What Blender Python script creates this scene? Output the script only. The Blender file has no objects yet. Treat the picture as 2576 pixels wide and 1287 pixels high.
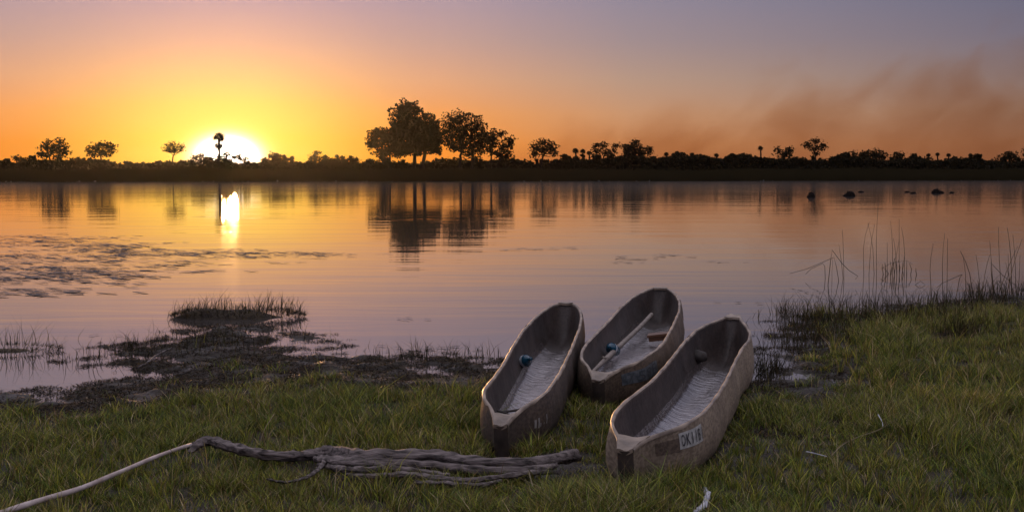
import bpy, bmesh, math, random
import numpy as np
from mathutils import Vector, Matrix
R = math.radians
random.seed(7); rng = np.random.default_rng(7)
sc = bpy.context.scene; col = sc.collection

# ------------------------------------------------------------------ camera
CAM_H, PITCH, FPX, CX, CY = 1.75, R(4.157), 3000.0, 1288.0, 643.5
cam_d = bpy.data.cameras.new('camera'); cam = bpy.data.objects.new('camera', cam_d); col.objects.link(cam)
cam_d.sensor_width = 36.0; cam_d.lens = 36.0 * FPX / 2576.0; cam_d.clip_start = 0.05; cam_d.clip_end = 9000
cam.location = (0, 0, CAM_H); cam.rotation_euler = (math.pi / 2 - PITCH, 0, 0)
sc.camera = cam

# ------------------------------------------------------------------ world: dusk sky
SUN_AZ, SUN_EL = -13.4, 0.95
world = bpy.data.worlds.new('World'); sc.world = world; world.use_nodes = True
def build_world():
    nt = world.node_tree; N = nt.nodes; Lk = nt.links; N.clear()
    def lin(c):
        return tuple(((v / 255) / 12.92 if v / 255 <= 0.04045 else ((v / 255 + 0.055) / 1.055) ** 2.4) for v in c)
    def m(op, a, b=None, c=None, clamp=False):
        n = N.new('ShaderNodeMath'); n.operation = op; n.use_clamp = clamp
        for i, v in enumerate((a, b, c)):
            if v is None: continue
            if isinstance(v, (int, float)): n.inputs[i].default_value = v
            else: Lk.new(v, n.inputs[i])
        return n.outputs[0]
    tc = N.new('ShaderNodeTexCoord'); sp = N.new('ShaderNodeSeparateXYZ'); Lk.new(tc.outputs['Generated'], sp.inputs[0])
    x, y, z = sp.outputs
    el = m('MULTIPLY', m('ARCSINE', z), 180 / math.pi)
    az = m('MULTIPLY', m('ARCTAN2', x, y), 180 / math.pi)
    da = m('ABSOLUTE', m('WRAP', m('SUBTRACT', az, SUN_AZ), 180.0, -180.0))
    elc = m('MAXIMUM', el, 0.0)
    pos = m('SQRT', m('DIVIDE', elc, 90.0))
    up = [(12, (164, 156, 174)), (30, (196, 190, 205)), (90, (222, 218, 230))]  # upper sky, out of view, brightened towards the zenith to light the foreground
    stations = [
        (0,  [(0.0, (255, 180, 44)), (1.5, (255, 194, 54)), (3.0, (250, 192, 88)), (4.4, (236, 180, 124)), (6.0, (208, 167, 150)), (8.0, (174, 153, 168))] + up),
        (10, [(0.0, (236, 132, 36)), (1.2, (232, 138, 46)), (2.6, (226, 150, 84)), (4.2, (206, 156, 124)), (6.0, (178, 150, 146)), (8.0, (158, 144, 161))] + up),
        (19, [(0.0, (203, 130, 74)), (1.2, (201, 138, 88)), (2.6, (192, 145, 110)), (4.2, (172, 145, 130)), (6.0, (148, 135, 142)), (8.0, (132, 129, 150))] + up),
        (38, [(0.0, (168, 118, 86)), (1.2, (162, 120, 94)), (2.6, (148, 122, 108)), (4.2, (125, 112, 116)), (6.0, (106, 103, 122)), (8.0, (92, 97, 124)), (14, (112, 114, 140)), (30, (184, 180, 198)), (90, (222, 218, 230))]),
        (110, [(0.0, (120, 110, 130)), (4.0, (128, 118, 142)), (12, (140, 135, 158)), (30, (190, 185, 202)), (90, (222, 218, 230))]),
    ]
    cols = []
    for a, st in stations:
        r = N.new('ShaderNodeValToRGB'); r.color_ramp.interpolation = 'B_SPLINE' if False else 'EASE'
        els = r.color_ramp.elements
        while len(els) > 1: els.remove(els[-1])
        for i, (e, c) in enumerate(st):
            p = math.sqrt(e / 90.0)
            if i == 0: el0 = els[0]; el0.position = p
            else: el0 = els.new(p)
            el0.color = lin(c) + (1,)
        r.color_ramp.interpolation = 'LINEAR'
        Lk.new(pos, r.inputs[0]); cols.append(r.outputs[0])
    cur = cols[0]
    for i in range(1, len(stations)):
        a0, a1 = stations[i - 1][0], stations[i][0]
        mr = N.new('ShaderNodeMapRange'); mr.interpolation_type = 'SMOOTHSTEP' if i in (1, 4) else 'LINEAR'
        mr.inputs['From Min'].default_value = a0; mr.inputs['From Max'].default_value = a1
        Lk.new(da, mr.inputs['Value'])
        mx = N.new('ShaderNodeMix'); mx.data_type = 'RGBA'; Lk.new(mr.outputs[0], mx.inputs['Factor'])
        Lk.new(cur, mx.inputs[6]); Lk.new(cols[i], mx.inputs[7]); cur = mx.outputs[2]
    # glow round the sun: an aureole wider than tall, as thick low air makes it
    def gauss(sx, sy, strength, color, e0=0.55, power=1.0):
        qx = m('POWER', m('DIVIDE', da, sx), 2.0)
        qy = m('POWER', m('DIVIDE', m('SUBTRACT', el, e0), sy), 2.0)
        g_ = m('MULTIPLY', m('EXPONENT', m('MULTIPLY', m('POWER', m('ADD', qx, qy), power), -1.0)), strength)
        v = N.new('ShaderNodeVectorMath'); v.operation = 'SCALE'; v.inputs[0].default_value = color; Lk.new(g_, v.inputs['Scale'])
        return v.outputs[0]
    def add(a, b):
        v = N.new('ShaderNodeVectorMath'); v.operation = 'ADD'; Lk.new(a, v.inputs[0]); Lk.new(b, v.inputs[1]); return v.outputs[0]
    cur = add(cur, gauss(1.04, 0.70, 8.0, (1.0, 0.93, 0.85), power=1.0))
    cur = add(cur, gauss(3.8, 2.7, 0.42, (0.6, 0.58, 0.15)))
    cur = add(cur, gauss(9.0, 2.6, 0.13, (1.0, 0.62, 0.10)))
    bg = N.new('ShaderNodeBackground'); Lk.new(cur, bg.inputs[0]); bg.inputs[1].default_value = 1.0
    sky = N.new('ShaderNodeTexSky'); sky.sky_type = 'NISHITA'; sky.sun_disc = False
    sky.sun_elevation = R(SUN_EL); sky.sun_rotation = R(SUN_AZ); sky.dust_density = 3.0; sky.air_density = 1.5
    bg2 = N.new('ShaderNodeBackground'); Lk.new(sky.outputs[0], bg2.inputs[0]); bg2.inputs[1].default_value = 0.02
    ad = N.new('ShaderNodeAddShader'); Lk.new(bg.outputs[0], ad.inputs[0]); Lk.new(bg2.outputs[0], ad.inputs[1])
    out = N.new('ShaderNodeOutputWorld'); Lk.new(ad.outputs[0], out.inputs[0])
build_world()

sun_d = bpy.data.lights.new('sun', 'SUN'); sun = bpy.data.objects.new('sun', sun_d); col.objects.link(sun)
sun_d.energy = 2.6; sun_d.angle = R(1.0); sun_d.color = (1.0, 0.50, 0.18)
a_, e_ = R(SUN_AZ), R(SUN_EL + 0.1)
sdir = Vector((math.sin(a_) * math.cos(e_), math.cos(a_) * math.cos(e_), math.sin(e_)))
sun.rotation_euler = (-sdir).to_track_quat('-Z', 'Y').to_euler()
sun.location = sdir * 400

vs = sc.view_settings; vs.view_transform = 'Standard'; vs.look = 'None'; vs.exposure = 0.0; vs.gamma = 1.0; vs.use_curve_mapping = False
sc.render.engine = 'CYCLES'
cy = sc.cycles; cy.use_denoising = True; cy.max_bounces = 6; cy.transparent_max_bounces = 8; cy.caustics_reflective = False
cy.sample_clamp_indirect = 4.0; cy.use_adaptive_sampling = True

# ------------------------------------------------------------------ helpers
def at(px, py, Y):
    """world point at distance Y on the line of sight that measures (px, py) on the photograph's survey grid"""
    x = (px - CX) / FPX; y = (CY - py) / FPX
    dy = math.cos(PITCH) + y * math.sin(PITCH); dz = -math.sin(PITCH) + y * math.cos(PITCH)
    t = Y / dy
    return Vector((x * t, Y, CAM_H + dz * t))
def gnd(px, py, z=0.0):
    x = (px - CX) / FPX; y = (CY - py) / FPX
    dy = math.cos(PITCH) + y * math.sin(PITCH); dz = -math.sin(PITCH) + y * math.cos(PITCH)
    t = (z - CAM_H) / dz
    return Vector((x * t, dy * t, z))
def tag(o, label=None, cat=None, group=None, kind=None):
    if label: o['label'] = label
    if cat: o['category'] = cat
    if group: o['group'] = group
    if kind: o['kind'] = kind
    return o
def empty(name, loc=(0, 0, 0), rz=0.0):
    o = bpy.data.objects.new(name, None); col.objects.link(o); o.location = loc; o.rotation_euler = (0, 0, rz)
    o.empty_display_size = 0.2
    return o
def link(name, me, mat, parent=None, loc=None):
    if mat and not me.materials: me.materials.append(mat)
    o = bpy.data.objects.new(name, me); col.objects.link(o)
    if parent is not None: o.parent = parent
    if loc is not None: o.location = loc
    return o
class MB:
    def __init__(s): s.v = []; s.f = []
    def tube(s, pts, rad, sides=6, cap=True, squash=1.0):
        pts = [Vector(p) for p in pts]; n = len(pts)
        if not hasattr(rad, '__len__'): rad = [rad] * n
        b = len(s.v); prev = None
        for i, p in enumerate(pts):
            t = (pts[min(i + 1, n - 1)] - pts[max(i - 1, 0)])
            t = t.normalized() if t.length > 1e-9 else Vector((0, 0, 1))
            if prev is None:
                a = Vector((0, 0, 1)) if abs(t.z) < 0.9 else Vector((1, 0, 0))
                u = t.cross(a).normalized()
            else: u = (prev - t * prev.dot(t)); u = u.normalized() if u.length > 1e-6 else t.orthogonal().normalized()
            prev = u; w = t.cross(u)
            for k in range(sides):
                an = 2 * math.pi * k / sides
                s.v.append(tuple(p + u * math.cos(an) * rad[i] + w * math.sin(an) * rad[i] * squash))
        for i in range(n - 1):
            for k in range(sides):
                k2 = (k + 1) % sides
                s.f.append((b + i * sides + k, b + i * sides + k2, b + (i + 1) * sides + k2, b + (i + 1) * sides + k))
        if cap:
            s.f.append(tuple(b + k for k in range(sides))[::-1]); s.f.append(tuple(b + (n - 1) * sides + k for k in range(sides)))
    def box(s, c, sz, rot=None):
        b = len(s.v); M = rot or Matrix.Identity(3)
        for dx in (-.5, .5):
            for dy in (-.5, .5):
                for dz in (-.5, .5):
                    s.v.append(tuple(Vector(c) + M @ Vector((dx * sz[0], dy * sz[1], dz * sz[2]))))
        for q in ((0, 1, 3, 2), (4, 6, 7, 5), (0, 4, 5, 1), (2, 3, 7, 6), (0, 2, 6, 4), (1, 5, 7, 3)): s.f.append(tuple(b + i for i in q))
    def grid(s, P, flip=False):
        b = len(s.v); n = len(P); m_ = len(P[0])
        for row in P: s.v.extend([tuple(p) for p in row])
        for i in range(n - 1):
            for j in range(m_ - 1):
                q = (b + i * m_ + j, b + i * m_ + j + 1, b + (i + 1) * m_ + j + 1, b + (i + 1) * m_ + j)
                s.f.append(q[::-1] if flip else q)
    def mesh(s, name, smooth=True):
        me = bpy.data.meshes.new(name); me.from_pydata(s.v, [], s.f)
        if smooth: me.polygons.foreach_set('use_smooth', [True] * len(me.polygons))
        me.update(); return me
    def build(s, name, mat, parent=None, smooth=True):
        return link(name, s.mesh(name, smooth), mat, parent)
def np_mesh(name, V, F, colors=None, smooth=False):
    """V (n,3); F (m,k) uniform; colors (n,3) stored as the surface's own colour attribute"""
    me = bpy.data.meshes.new(name); V = np.ascontiguousarray(V, dtype=np.float32); F = np.ascontiguousarray(F, dtype=np.int32)
    me.vertices.add(len(V)); me.vertices.foreach_set('co', V.ravel())
    k = F.shape[1]; me.loops.add(F.size); me.loops.foreach_set('vertex_index', F.ravel())
    me.polygons.add(len(F)); me.polygons.foreach_set('loop_start', np.arange(0, F.size, k, dtype=np.int32))
    me.update(calc_edges=True)
    if smooth: me.polygons.foreach_set('use_smooth', np.ones(len(F), dtype=bool))
    if colors is not None:
        ca = me.color_attributes.new('tint', 'FLOAT_COLOR', 'POINT')
        c4 = np.ones((len(V), 4), np.float32); c4[:, :3] = colors; ca.data.foreach_set('color', c4.ravel())
    return me
def catmull(pts, n=8):
    P = [Vector(p) for p in pts]; P = [P[0] * 2 - P[1]] + P + [P[-1] * 2 - P[-2]]; out = []
    for i in range(1, len(P) - 2):
        for k in range(n):
            t = k / n; a, b, c, d = P[i - 1:i + 3]
            out.append(0.5 * ((2 * b) + (c - a) * t + (2 * a - 5 * b + 4 * c - d) * t * t + (3 * b - a - 3 * c + d) * t ** 3))
    out.append(P[-2]); return out

# cheap value noise (numpy)
_perm = rng.random((256, 256))
def vnoise(x, y):
    x = np.asarray(x, float); y = np.asarray(y, float)
    xi = np.floor(x).astype(int); yi = np.floor(y).astype(int); fx = x - xi; fy = y - yi
    fx = fx * fx * (3 - 2 * fx); fy = fy * fy * (3 - 2 * fy)
    g_ = lambda a, b: _perm[a % 256, b % 256]
    return (g_(xi, yi) * (1 - fx) + g_(xi + 1, yi) * fx) * (1 - fy) + (g_(xi, yi + 1) * (1 - fx) + g_(xi + 1, yi + 1) * fx) * fy
def fbm(x, y, o=4):
    s = 0; a = 0.5; t = 0
    for i in range(o): s = s + a * vnoise(x * 2 ** i + 17.3 * i, y * 2 ** i + 9.1 * i); t += a; a *= 0.5
    return s / t

# ------------------------------------------------------------------ materials
def mat(name, color=(.1, .1, .1), rough=.8, spec=.5, build=None, metallic=0.0):
    m_ = bpy.data.materials.new(name); m_.use_nodes = True; nt = m_.node_tree; b = nt.nodes['Principled BSDF']
    b.inputs['Base Color'].default_value = (*color, 1); b.inputs['Roughness'].default_value = rough
    b.inputs['Specular IOR Level'].default_value = spec; b.inputs['Metallic'].default_value = metallic
    if build: build(nt, b)
    return m_
def noise_col(scale, c1, c2, detail=6, bump=0.0, bscale=None, vec_scale=(1, 1, 1), rough=None, coord='Object', lo=.35, hi=.65, dist=.01):
    def f(nt, b):
        N = nt.nodes; L = nt.links; tc = N.new('ShaderNodeTexCoord'); mp = N.new('ShaderNodeMapping'); mp.inputs['Scale'].default_value = vec_scale
        L.new(tc.outputs[coord], mp.inputs[0]); nz = N.new('ShaderNodeTexNoise'); nz.inputs['Scale'].default_value = scale; nz.inputs['Detail'].default_value = detail
        L.new(mp.outputs[0], nz.inputs['Vector']); r = N.new('ShaderNodeValToRGB'); e = r.color_ramp.elements
        e[0].position = lo; e[0].color = (*c1, 1); e[1].position = hi; e[1].color = (*c2, 1)
        L.new(nz.outputs[0], r.inputs[0]); L.new(r.outputs[0], b.inputs['Base Color'])
        if bump:
            n2 = N.new('ShaderNodeTexNoise'); n2.inputs['Scale'].default_value = bscale or scale * 2; n2.inputs['Detail'].default_value = 5
            L.new(mp.outputs[0], n2.inputs['Vector']); bp = N.new('ShaderNodeBump'); bp.inputs['Strength'].default_value = bump; bp.inputs['Distance'].default_value = dist
            L.new(n2.outputs[0], bp.inputs['Height']); L.new(bp.outputs[0], b.inputs['Normal'])
        if rough:
            mr = N.new('ShaderNodeMapRange'); mr.inputs['To Min'].default_value = rough[0]; mr.inputs['To Max'].default_value = rough[1]
            mr.inputs['From Min'].default_value = .3; mr.inputs['From Max'].default_value = .7
            L.new(nz.outputs[0], mr.inputs[0]); L.new(mr.outputs[0], b.inputs['Roughness'])
    return f
def leaf_mat(name, trans=0.35, rough=.6, gain=1.0, tint_attr=True, color=(.05, .06, .02), spec=.3):
    m_ = bpy.data.materials.new(name); m_.use_nodes = True; nt = m_.node_tree; N = nt.nodes; L = nt.links
    b = N['Principled BSDF']; b.inputs['Roughness'].default_value = rough; b.inputs['Specular IOR Level'].default_value = spec
    t = N.new('ShaderNodeBsdfTranslucent'); mx = N.new('ShaderNodeMixShader'); mx.inputs[0].default_value = trans
    if tint_attr:
        a = N.new('ShaderNodeAttribute'); a.attribute_name = 'tint'
        L.new(a.outputs['Color'], b.inputs['Base Color']); L.new(a.outputs['Color'], t.inputs[0])
    else:
        b.inputs['Base Color'].default_value = (*color, 1); t.inputs[0].default_value = (*color, 1)
    L.new(b.outputs[0], mx.inputs[1]); L.new(t.outputs[0], mx.inputs[2]); L.new(mx.outputs[0], N['Material Output'].inputs[0])
    return m_
M = {}
def m_water():
    m_ = bpy.data.materials.new('water'); m_.use_nodes = True; nt = m_.node_tree; N = nt.nodes; L = nt.links
    b = N['Principled BSDF']; b.inputs['Base Color'].default_value = (.055, .048, .045, 1); b.inputs['Roughness'].default_value = .03
    b.inputs['IOR'].default_value = 2.8; b.inputs['Specular IOR Level'].default_value = .5
    tc = N.new('ShaderNodeTexCoord'); prev = None
    for sx, sy, dist, det, rot in ((.16, .75, .0105, 2, .05), (.5, 2.4, .0040, 2, -.06), (1.8, 7.0, .0009, 2, .1)):
        mp = N.new('ShaderNodeMapping'); mp.inputs['Scale'].default_value = (sx, sy, 1); mp.inputs['Rotation'].default_value = (0, 0, rot)
        L.new(tc.outputs['Object'], mp.inputs[0]); nz = N.new('ShaderNodeTexNoise'); nz.inputs['Scale'].default_value = 1.0; nz.inputs['Detail'].default_value = det
        nz.inputs['Roughness'].default_value = .35; nz.inputs['Distortion'].default_value = .3
        L.new(mp.outputs[0], nz.inputs['Vector'])
        # ripples come and go in patches as the breeze does
        n3 = N.new('ShaderNodeTexNoise'); n3.inputs['Scale'].default_value = .09; n3.inputs['Detail'].default_value = 2; L.new(tc.outputs['Object'], n3.inputs['Vector'])
        mr = N.new('ShaderNodeMapRange'); mr.inputs['From Min'].default_value = .35; mr.inputs['From Max'].default_value = .65; mr.inputs['To Min'].default_value = .35; mr.inputs['To Max'].default_value = 1.0
        L.new(n3.outputs[0], mr.inputs[0])
        mu = N.new('ShaderNodeMath'); mu.operation = 'MULTIPLY'; L.new(nz.outputs[0], mu.inputs[0]); L.new(mr.outputs[0], mu.inputs[1])
        bp = N.new('ShaderNodeBump'); bp.inputs['Strength'].default_value = 1.0; bp.inputs['Distance'].default_value = dist
        L.new(mu.outputs[0], bp.inputs['Height'])
        if prev is not None: L.new(prev, bp.inputs['Normal'])
        prev = bp.outputs[0]
    L.new(prev, b.inputs['Normal'])
    # out on the open river the breeze keeps a finer chop on the surface
    spx = N.new('ShaderNodeSeparateXYZ'); L.new(tc.outputs['Object'], spx.inputs[0]); rr = N.new('ShaderNodeMapRange'); rr.interpolation_type = 'SMOOTHSTEP'
    rr.inputs['From Min'].default_value = 18; rr.inputs['From Max'].default_value = 130; rr.inputs['To Min'].default_value = .03; rr.inputs['To Max'].default_value = .085
    L.new(spx.outputs[1], rr.inputs[0]); L.new(rr.outputs[0], b.inputs['Roughness']); return m_
M['water'] = m_water()
M['mud'] = mat('mud', rough=.8, spec=.25, build=noise_col(3.0, (.014, .010, .008), (.038, .028, .019), bump=.8, bscale=22, rough=(.25, .95), dist=.03))
M['grass'] = leaf_mat('grass', .22, .5)
M['litter'] = leaf_mat('litter', .1, .8, spec=.1)
M['far_leaf'] = leaf_mat('far_leaf', .25, .9, tint_attr=False, color=(.022, .018, .009), spec=.05)
M['thin_leaf'] = leaf_mat('thin_leaf', .6, .7, tint_attr=False, color=(.12, .08, .025))
M['far_bark'] = mat('far_bark', (.022, .017, .013), .9, spec=.05)
M['far_grass'] = leaf_mat('far_grass', .2, .9, tint_attr=False, color=(.032, .026, .012), spec=.05)
M['reed'] = mat('reed', (.055, .045, .022), .6, build=noise_col(9, (.012, .010, .006), (.04, .03, .016)))
M['hippo'] = mat('hippo', (.010, .008, .007), .9, spec=.03)
M['pad'] = mat('pad', (.05, .035, .03), .6, spec=.4, build=noise_col(2.5, (.045, .032, .032), (.10, .07, .065)))
M['islet'] = mat('islet', (.03, .02, .012), .9, build=noise_col(9, (.022, .014, .009), (.05, .034, .016), bump=.8, bscale=40, dist=.02))

# ------------------------------------------------------------------ canoe shapes (world metres, s along the canoe from the near bow)
CANOES = [
 dict(bow=(-.07, 6.695), tip=(.528, 11.636), z=(.30, .385, .445), zb=(.085, -.05), dark=0,
  L=[(0, -.034), (.15, -.062), (.30, -.11), (.42, -.16), (.62, -.188), (1.05, -.185), (1.54, -.19), (2.35, -.221), (3.33, -.25), (4.09, -.232), (4.5, -.195), (4.72, -.155), (4.87, -.11), (4.94, -.07), (4.98, -.04)],
  R=[(0, .040), (.15, .075), (.3, .12), (.42, .18), (.6, .222), (1.1, .242), (1.6, .25), (2.14, .248), (2.78, .243), (3.5, .235), (4.22, .208), (4.55, .178), (4.75, .142), (4.88, .105), (4.95, .07), (4.98, .04)]),
 dict(bow=(.599, 8.264), tip=(1.677, 13.392), z=(.28, .365, .42), zb=(.055, -.09), dark=1,
  L=[(0, -.036), (.15, -.075), (.3, -.125), (.44, -.188), (.72, -.228), (1.17, -.255), (1.58, -.256), (2.63, -.259), (3.76, -.275), (4.5, -.25), (4.85, -.195), (5.05, -.145), (5.18, -.09), (5.24, -.05)],
  R=[(0, .042), (.15, .095), (.3, .165), (.45, .265), (.92, .335), (1.4, .362), (2.26, .356), (3.02, .345), (3.44, .34), (4.28, .285), (4.7, .225), (4.95, .17), (5.14, .105), (5.24, .05)]),
 dict(bow=(.57, 5.954), tip=(1.975, 10.495), z=(.335, .41, .465), zb=(.09, -.03), dark=2,
  L=[(0, -.036), (.15, -.07), (.24, -.115), (.36, -.155), (.57, -.178), (.87, -.184), (1.21, -.171), (1.59, -.16), (2.15, -.176), (2.63, -.198), (3.34, -.234), (4.0, -.235), (4.3, -.185), (4.5, -.12), (4.66, -.065), (4.75, -.045)],
  R=[(0, .040), (.15, .085), (.22, .13), (.30, .20), (.44, .27), (.66, .308), (1.02, .317), (1.55, .312), (1.94, .297), (2.45, .272), (3.11, .25), (3.6, .252), (3.95, .225), (4.25, .165), (4.5, .095), (4.68, .055), (4.75, .04)]),
]
for c in CANOES:
    P = np.array(c['bow']); Q = np.array(c['tip']); c['len'] = float(np.linalg.norm(Q - P)); c['u'] = (Q - P) / c['len']; c['n'] = np.array([c['u'][1], -c['u'][0]])
    def smooth_prof(tab, n=400, k=9, Lh=c['len']):
        s = np.linspace(0, Lh, n); v = np.interp(s, [a for a, _ in tab], [b for _, b in tab])
        pad = np.concatenate([np.full(k, v[0]), v, np.full(k, v[-1])]); w = np.hanning(2 * k + 1); w /= w.sum()
        return s, np.convolve(pad, w, 'same')[k:-k]
    c['pL'] = smooth_prof(c['L']); c['pR'] = smooth_prof(c['R'])
def canoe_lr(c, s): return np.interp(s, *c['pL']), np.interp(s, *c['pR'])
def canoe_zr(c, s):
    L = c['len']; a, b, d = c['z']
    return b + (a - b) * np.maximum(0, 1 - s / (.15 * L)) ** 2 + (d - b) * np.maximum(0, (s / L - .7) / .3) ** 2
def canoe_zb(c, s): return c['zb'][0] + (c['zb'][1] - c['zb'][0]) * s / c['len']
def canoe_local(c, X, Y):
    dx = X - c['bow'][0]; dy = Y - c['bow'][1]
    return dx * c['u'][0] + dy * c['u'][1], dx * c['n'][0] + dy * c['n'][1]

# ------------------------------------------------------------------ ground: one sheet from the near bank under the water to the far bank
shore_px = [(-900, 1010), (-150, 985), (60, 985), (110, 962), (250, 935), (275, 895), (330, 868), (400, 850), (455, 836), (560, 828), (690, 828), (770, 846), (800, 872),
            (900, 890), (1050, 908), (1200, 900), (1320, 905), (1450, 925), (1600, 930), (1760, 930), (1880, 962), (1955, 968), (1990, 905), (1978, 862),
            (1958, 815), (2060, 800), (2200, 788), (2330, 772), (2450, 745), (2576, 722), (2800, 690), (3400, 640)]
SH = np.array([[*gnd(a, b)[:2]] for a, b in shore_px])
def shore_dist(X, Y):
    """signed distance to the near shoreline, positive on land"""
    d2 = np.full(X.shape, 1e9)
    for i in range(len(SH) - 1):
        a = SH[i]; b = SH[i + 1]; ab = b - a; t = np.clip(((X - a[0]) * ab[0] + (Y - a[1]) * ab[1]) / (ab @ ab), 0, 1)
        d2 = np.minimum(d2, (X - a[0] - t * ab[0]) ** 2 + (Y - a[1] - t * ab[1]) ** 2)
    poly = np.vstack([SH, [[60, -80]], [[-60, -80]]]); ins = np.zeros(X.shape, bool); n = len(poly)
    j = n - 1
    for i in range(n):
        xi, yi = poly[i]; xj, yj = poly[j]
        c_ = ((yi > Y) != (yj > Y)) & (X < (xj - xi) * (Y - yi) / (yj - yi + 1e-12) + xi); ins ^= c_; j = i
    return np.where(ins, 1, -1) * np.sqrt(d2)
pools = [(gnd(100, 955), 1.25, .33, .045), (gnd(230, 945), .5, .14, .03), (gnd(1090, 935), .35, .45, .035), (gnd(2425, 855), .45, .8, .075), (gnd(2060, 862), .75, .22, .07),
         (gnd(620, 865), .7, .16, .02), (gnd(780, 890), .4, .14, .02), (gnd(950, 985, .04), .22, .25, .05), (gnd(1875, 1015, .04), .10, .12, .05)]
def far_shore(X): return 176 + 0.11 * X + 0.0006 * X * X * (X > 0) + 3.0 * (fbm(X * .03, X * 0 + 4.2, 3) - .5) * 2
def height(X, Y):
    d = shore_dist(X, Y)
    rag = (fbm(X * 1.3, Y * 1.3, 4) - .5)
    dd = d + rag * .9
    h = np.where(dd > 0, .175 * (1 - np.exp(-dd / 3.6)), np.maximum(dd * .09, -1.4))
    near = np.exp(-(np.abs(d) / 1.3) ** 2)
    h = h + near * (fbm(X * 5.5 + 31, Y * 5.5, 3) - .46) * .075
    h = h + (fbm(X * 2.3 + 5, Y * 2.3 + 8, 3) - .5) * .035 * (d > -.3)
    wet = np.exp(-(np.maximum(d, 0) / 1.5) ** 2) * (d > -.9)
    h = h + wet * ((fbm(X * 9 + 3, Y * 9 + 1, 2) - .5) * .055 - .012)
    for p, rx, ry, dep in pools:
        h = h - dep * np.exp(-(((X - p.x) / rx) ** 2 + ((Y - p.y) / ry) ** 2))
    h = np.where(Y < 4, h + 0.0 * h, h)
    fs = far_shore(X); fd = Y - fs
    hf = np.where(fd > 0, .9 * (1 - np.exp(-fd / 14)) + .25 * (fbm(X * .08, Y * .08, 3) - .5) * np.clip(fd / 8, 0, 1), np.maximum(fd * .08, -1.4))
    h = np.where(Y > 90, hf, h)
    for c in CANOES:     # the canoes press into the soft bank
        s, w = canoe_local(c, X, Y); l, r = canoe_lr(c, np.clip(s, 0, c['len']))
        ins = (s > -.02) & (s < c['len'] + .02) & (w > l * .95 ) & (w < r * .95)
        h = np.where(ins, np.minimum(h, canoe_zb(c, np.clip(s, 0, c['len'])) + .01), h)
    return h
def axis(fine_lo, fine_hi, step, outer, ratio=1.16):
    a = list(np.arange(fine_lo, fine_hi + 1e-6, step)); s = step
    hi = []; v = a[-1]
    while v < outer[1]: s *= ratio; v += s; hi.append(v)
    s = step; lo = []; v = a[0]
    while v > outer[0]: s *= ratio; v -= s; lo.append(v)
    return np.array(lo[::-1] + a + hi)
gx = axis(-6.5, 7.5, .04, (-3500, 3500)); gy1 = axis(4.6, 15.5, .04, (-250, 90)); gy2 = np.arange(130, 260, 2.0); gy3 = 260 * 1.15 ** np.arange(1, 22)
gy = np.concatenate([gy1[gy1 < 128], gy2, gy3])
GX, GY = np.meshgrid(gx, gy)
GZ = height(GX, GY)
V = np.stack([GX, GY, GZ], -1).reshape(-1, 3); nx = len(gx); ny = len(gy)
I = np.arange(nx * ny).reshape(ny, nx); Fq = np.stack([I[:-1, :-1], I[:-1, 1:], I[1:, 1:], I[1:, :-1]], -1).reshape(-1, 4)
ground = link('ground', np_mesh('ground', V, Fq, smooth=True), M['mud']); tag(ground, 'dark muddy bank under the grass, running under the river to the far bank', kind='structure')
wv = [(-3500, -240, 0), (3500, -240, 0), (3500, 4600, 0), (-3500, 4600, 0)]
wb = MB(); wb.v = wv; wb.f = [(0, 1, 2, 3)]
water = wb.build('water', M['water'], smooth=False); tag(water, 'calm rippled river mirroring the orange sunset', kind='structure')

def sample_h(x, y):
    """bilinear lookup in the ground sheet"""
    i = np.clip(np.searchsorted(gx, x) - 1, 0, nx - 2); j = np.clip(np.searchsorted(gy, y) - 1, 0, ny - 2)
    fx = (x - gx[i]) / (gx[i + 1] - gx[i]); fy = (y - gy[j]) / (gy[j + 1] - gy[j])
    return (GZ[j, i] * (1 - fx) + GZ[j, i + 1] * fx) * (1 - fy) + (GZ[j + 1, i] * (1 - fx) + GZ[j + 1, i + 1] * fx) * fy
def in_canoe(x, y, m=.9):
    k = np.zeros(len(x), bool)
    for c in CANOES:
        s, w = canoe_local(c, x, y); l, r = canoe_lr(c, np.clip(s, 0, c['len']))
        k |= (s > .0) & (s < c['len']) & (w > l * m) & (w < r * m)
    return k

# ------------------------------------------------------------------ far bank
def leaf_cloud(clumps, per_m3, size, rs, flat=.6, nmin=30, shell=.55):
    """clumps: (center, rx, ry, rz). small leaf sprays spread through each clump"""
    Vs = []; 
    for c, rx, ry, rz in clumps:
        n = max(nmin, int(3.6 * per_m3 * (rx * rz) * 3.1))
        p = rs.normal(size=(n, 3)); p /= np.linalg.norm(p, axis=1)[:, None]
        p *= (rs.random((n, 1)) ** shell)
        lump = 1 + .38 * np.sin(p[:, :1] * 5 + c[0] * 3) * np.cos(p[:, 2:] * 6 + c[2] * 5)
        p = p * lump * np.array([rx, ry, rz]) + np.array(c)
        Vs.append(p)
    P = np.concatenate(Vs); n = len(P)
    a = rs.normal(size=(n, 3)); a /= np.linalg.norm(a, axis=1)[:, None]
    b = rs.normal(size=(n, 3)); b -= a * (a * b).sum(1)[:, None]; b /= np.linalg.norm(b, axis=1)[:, None]
    s = size * (.6 + .8 * rs.random((n, 1)))
    W = np.stack([P - a * s, P + b * s * flat, P + a * s, P - b * s * flat], 1).reshape(-1, 3)
    return W, np.arange(4 * n).reshape(n, 4)
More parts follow.
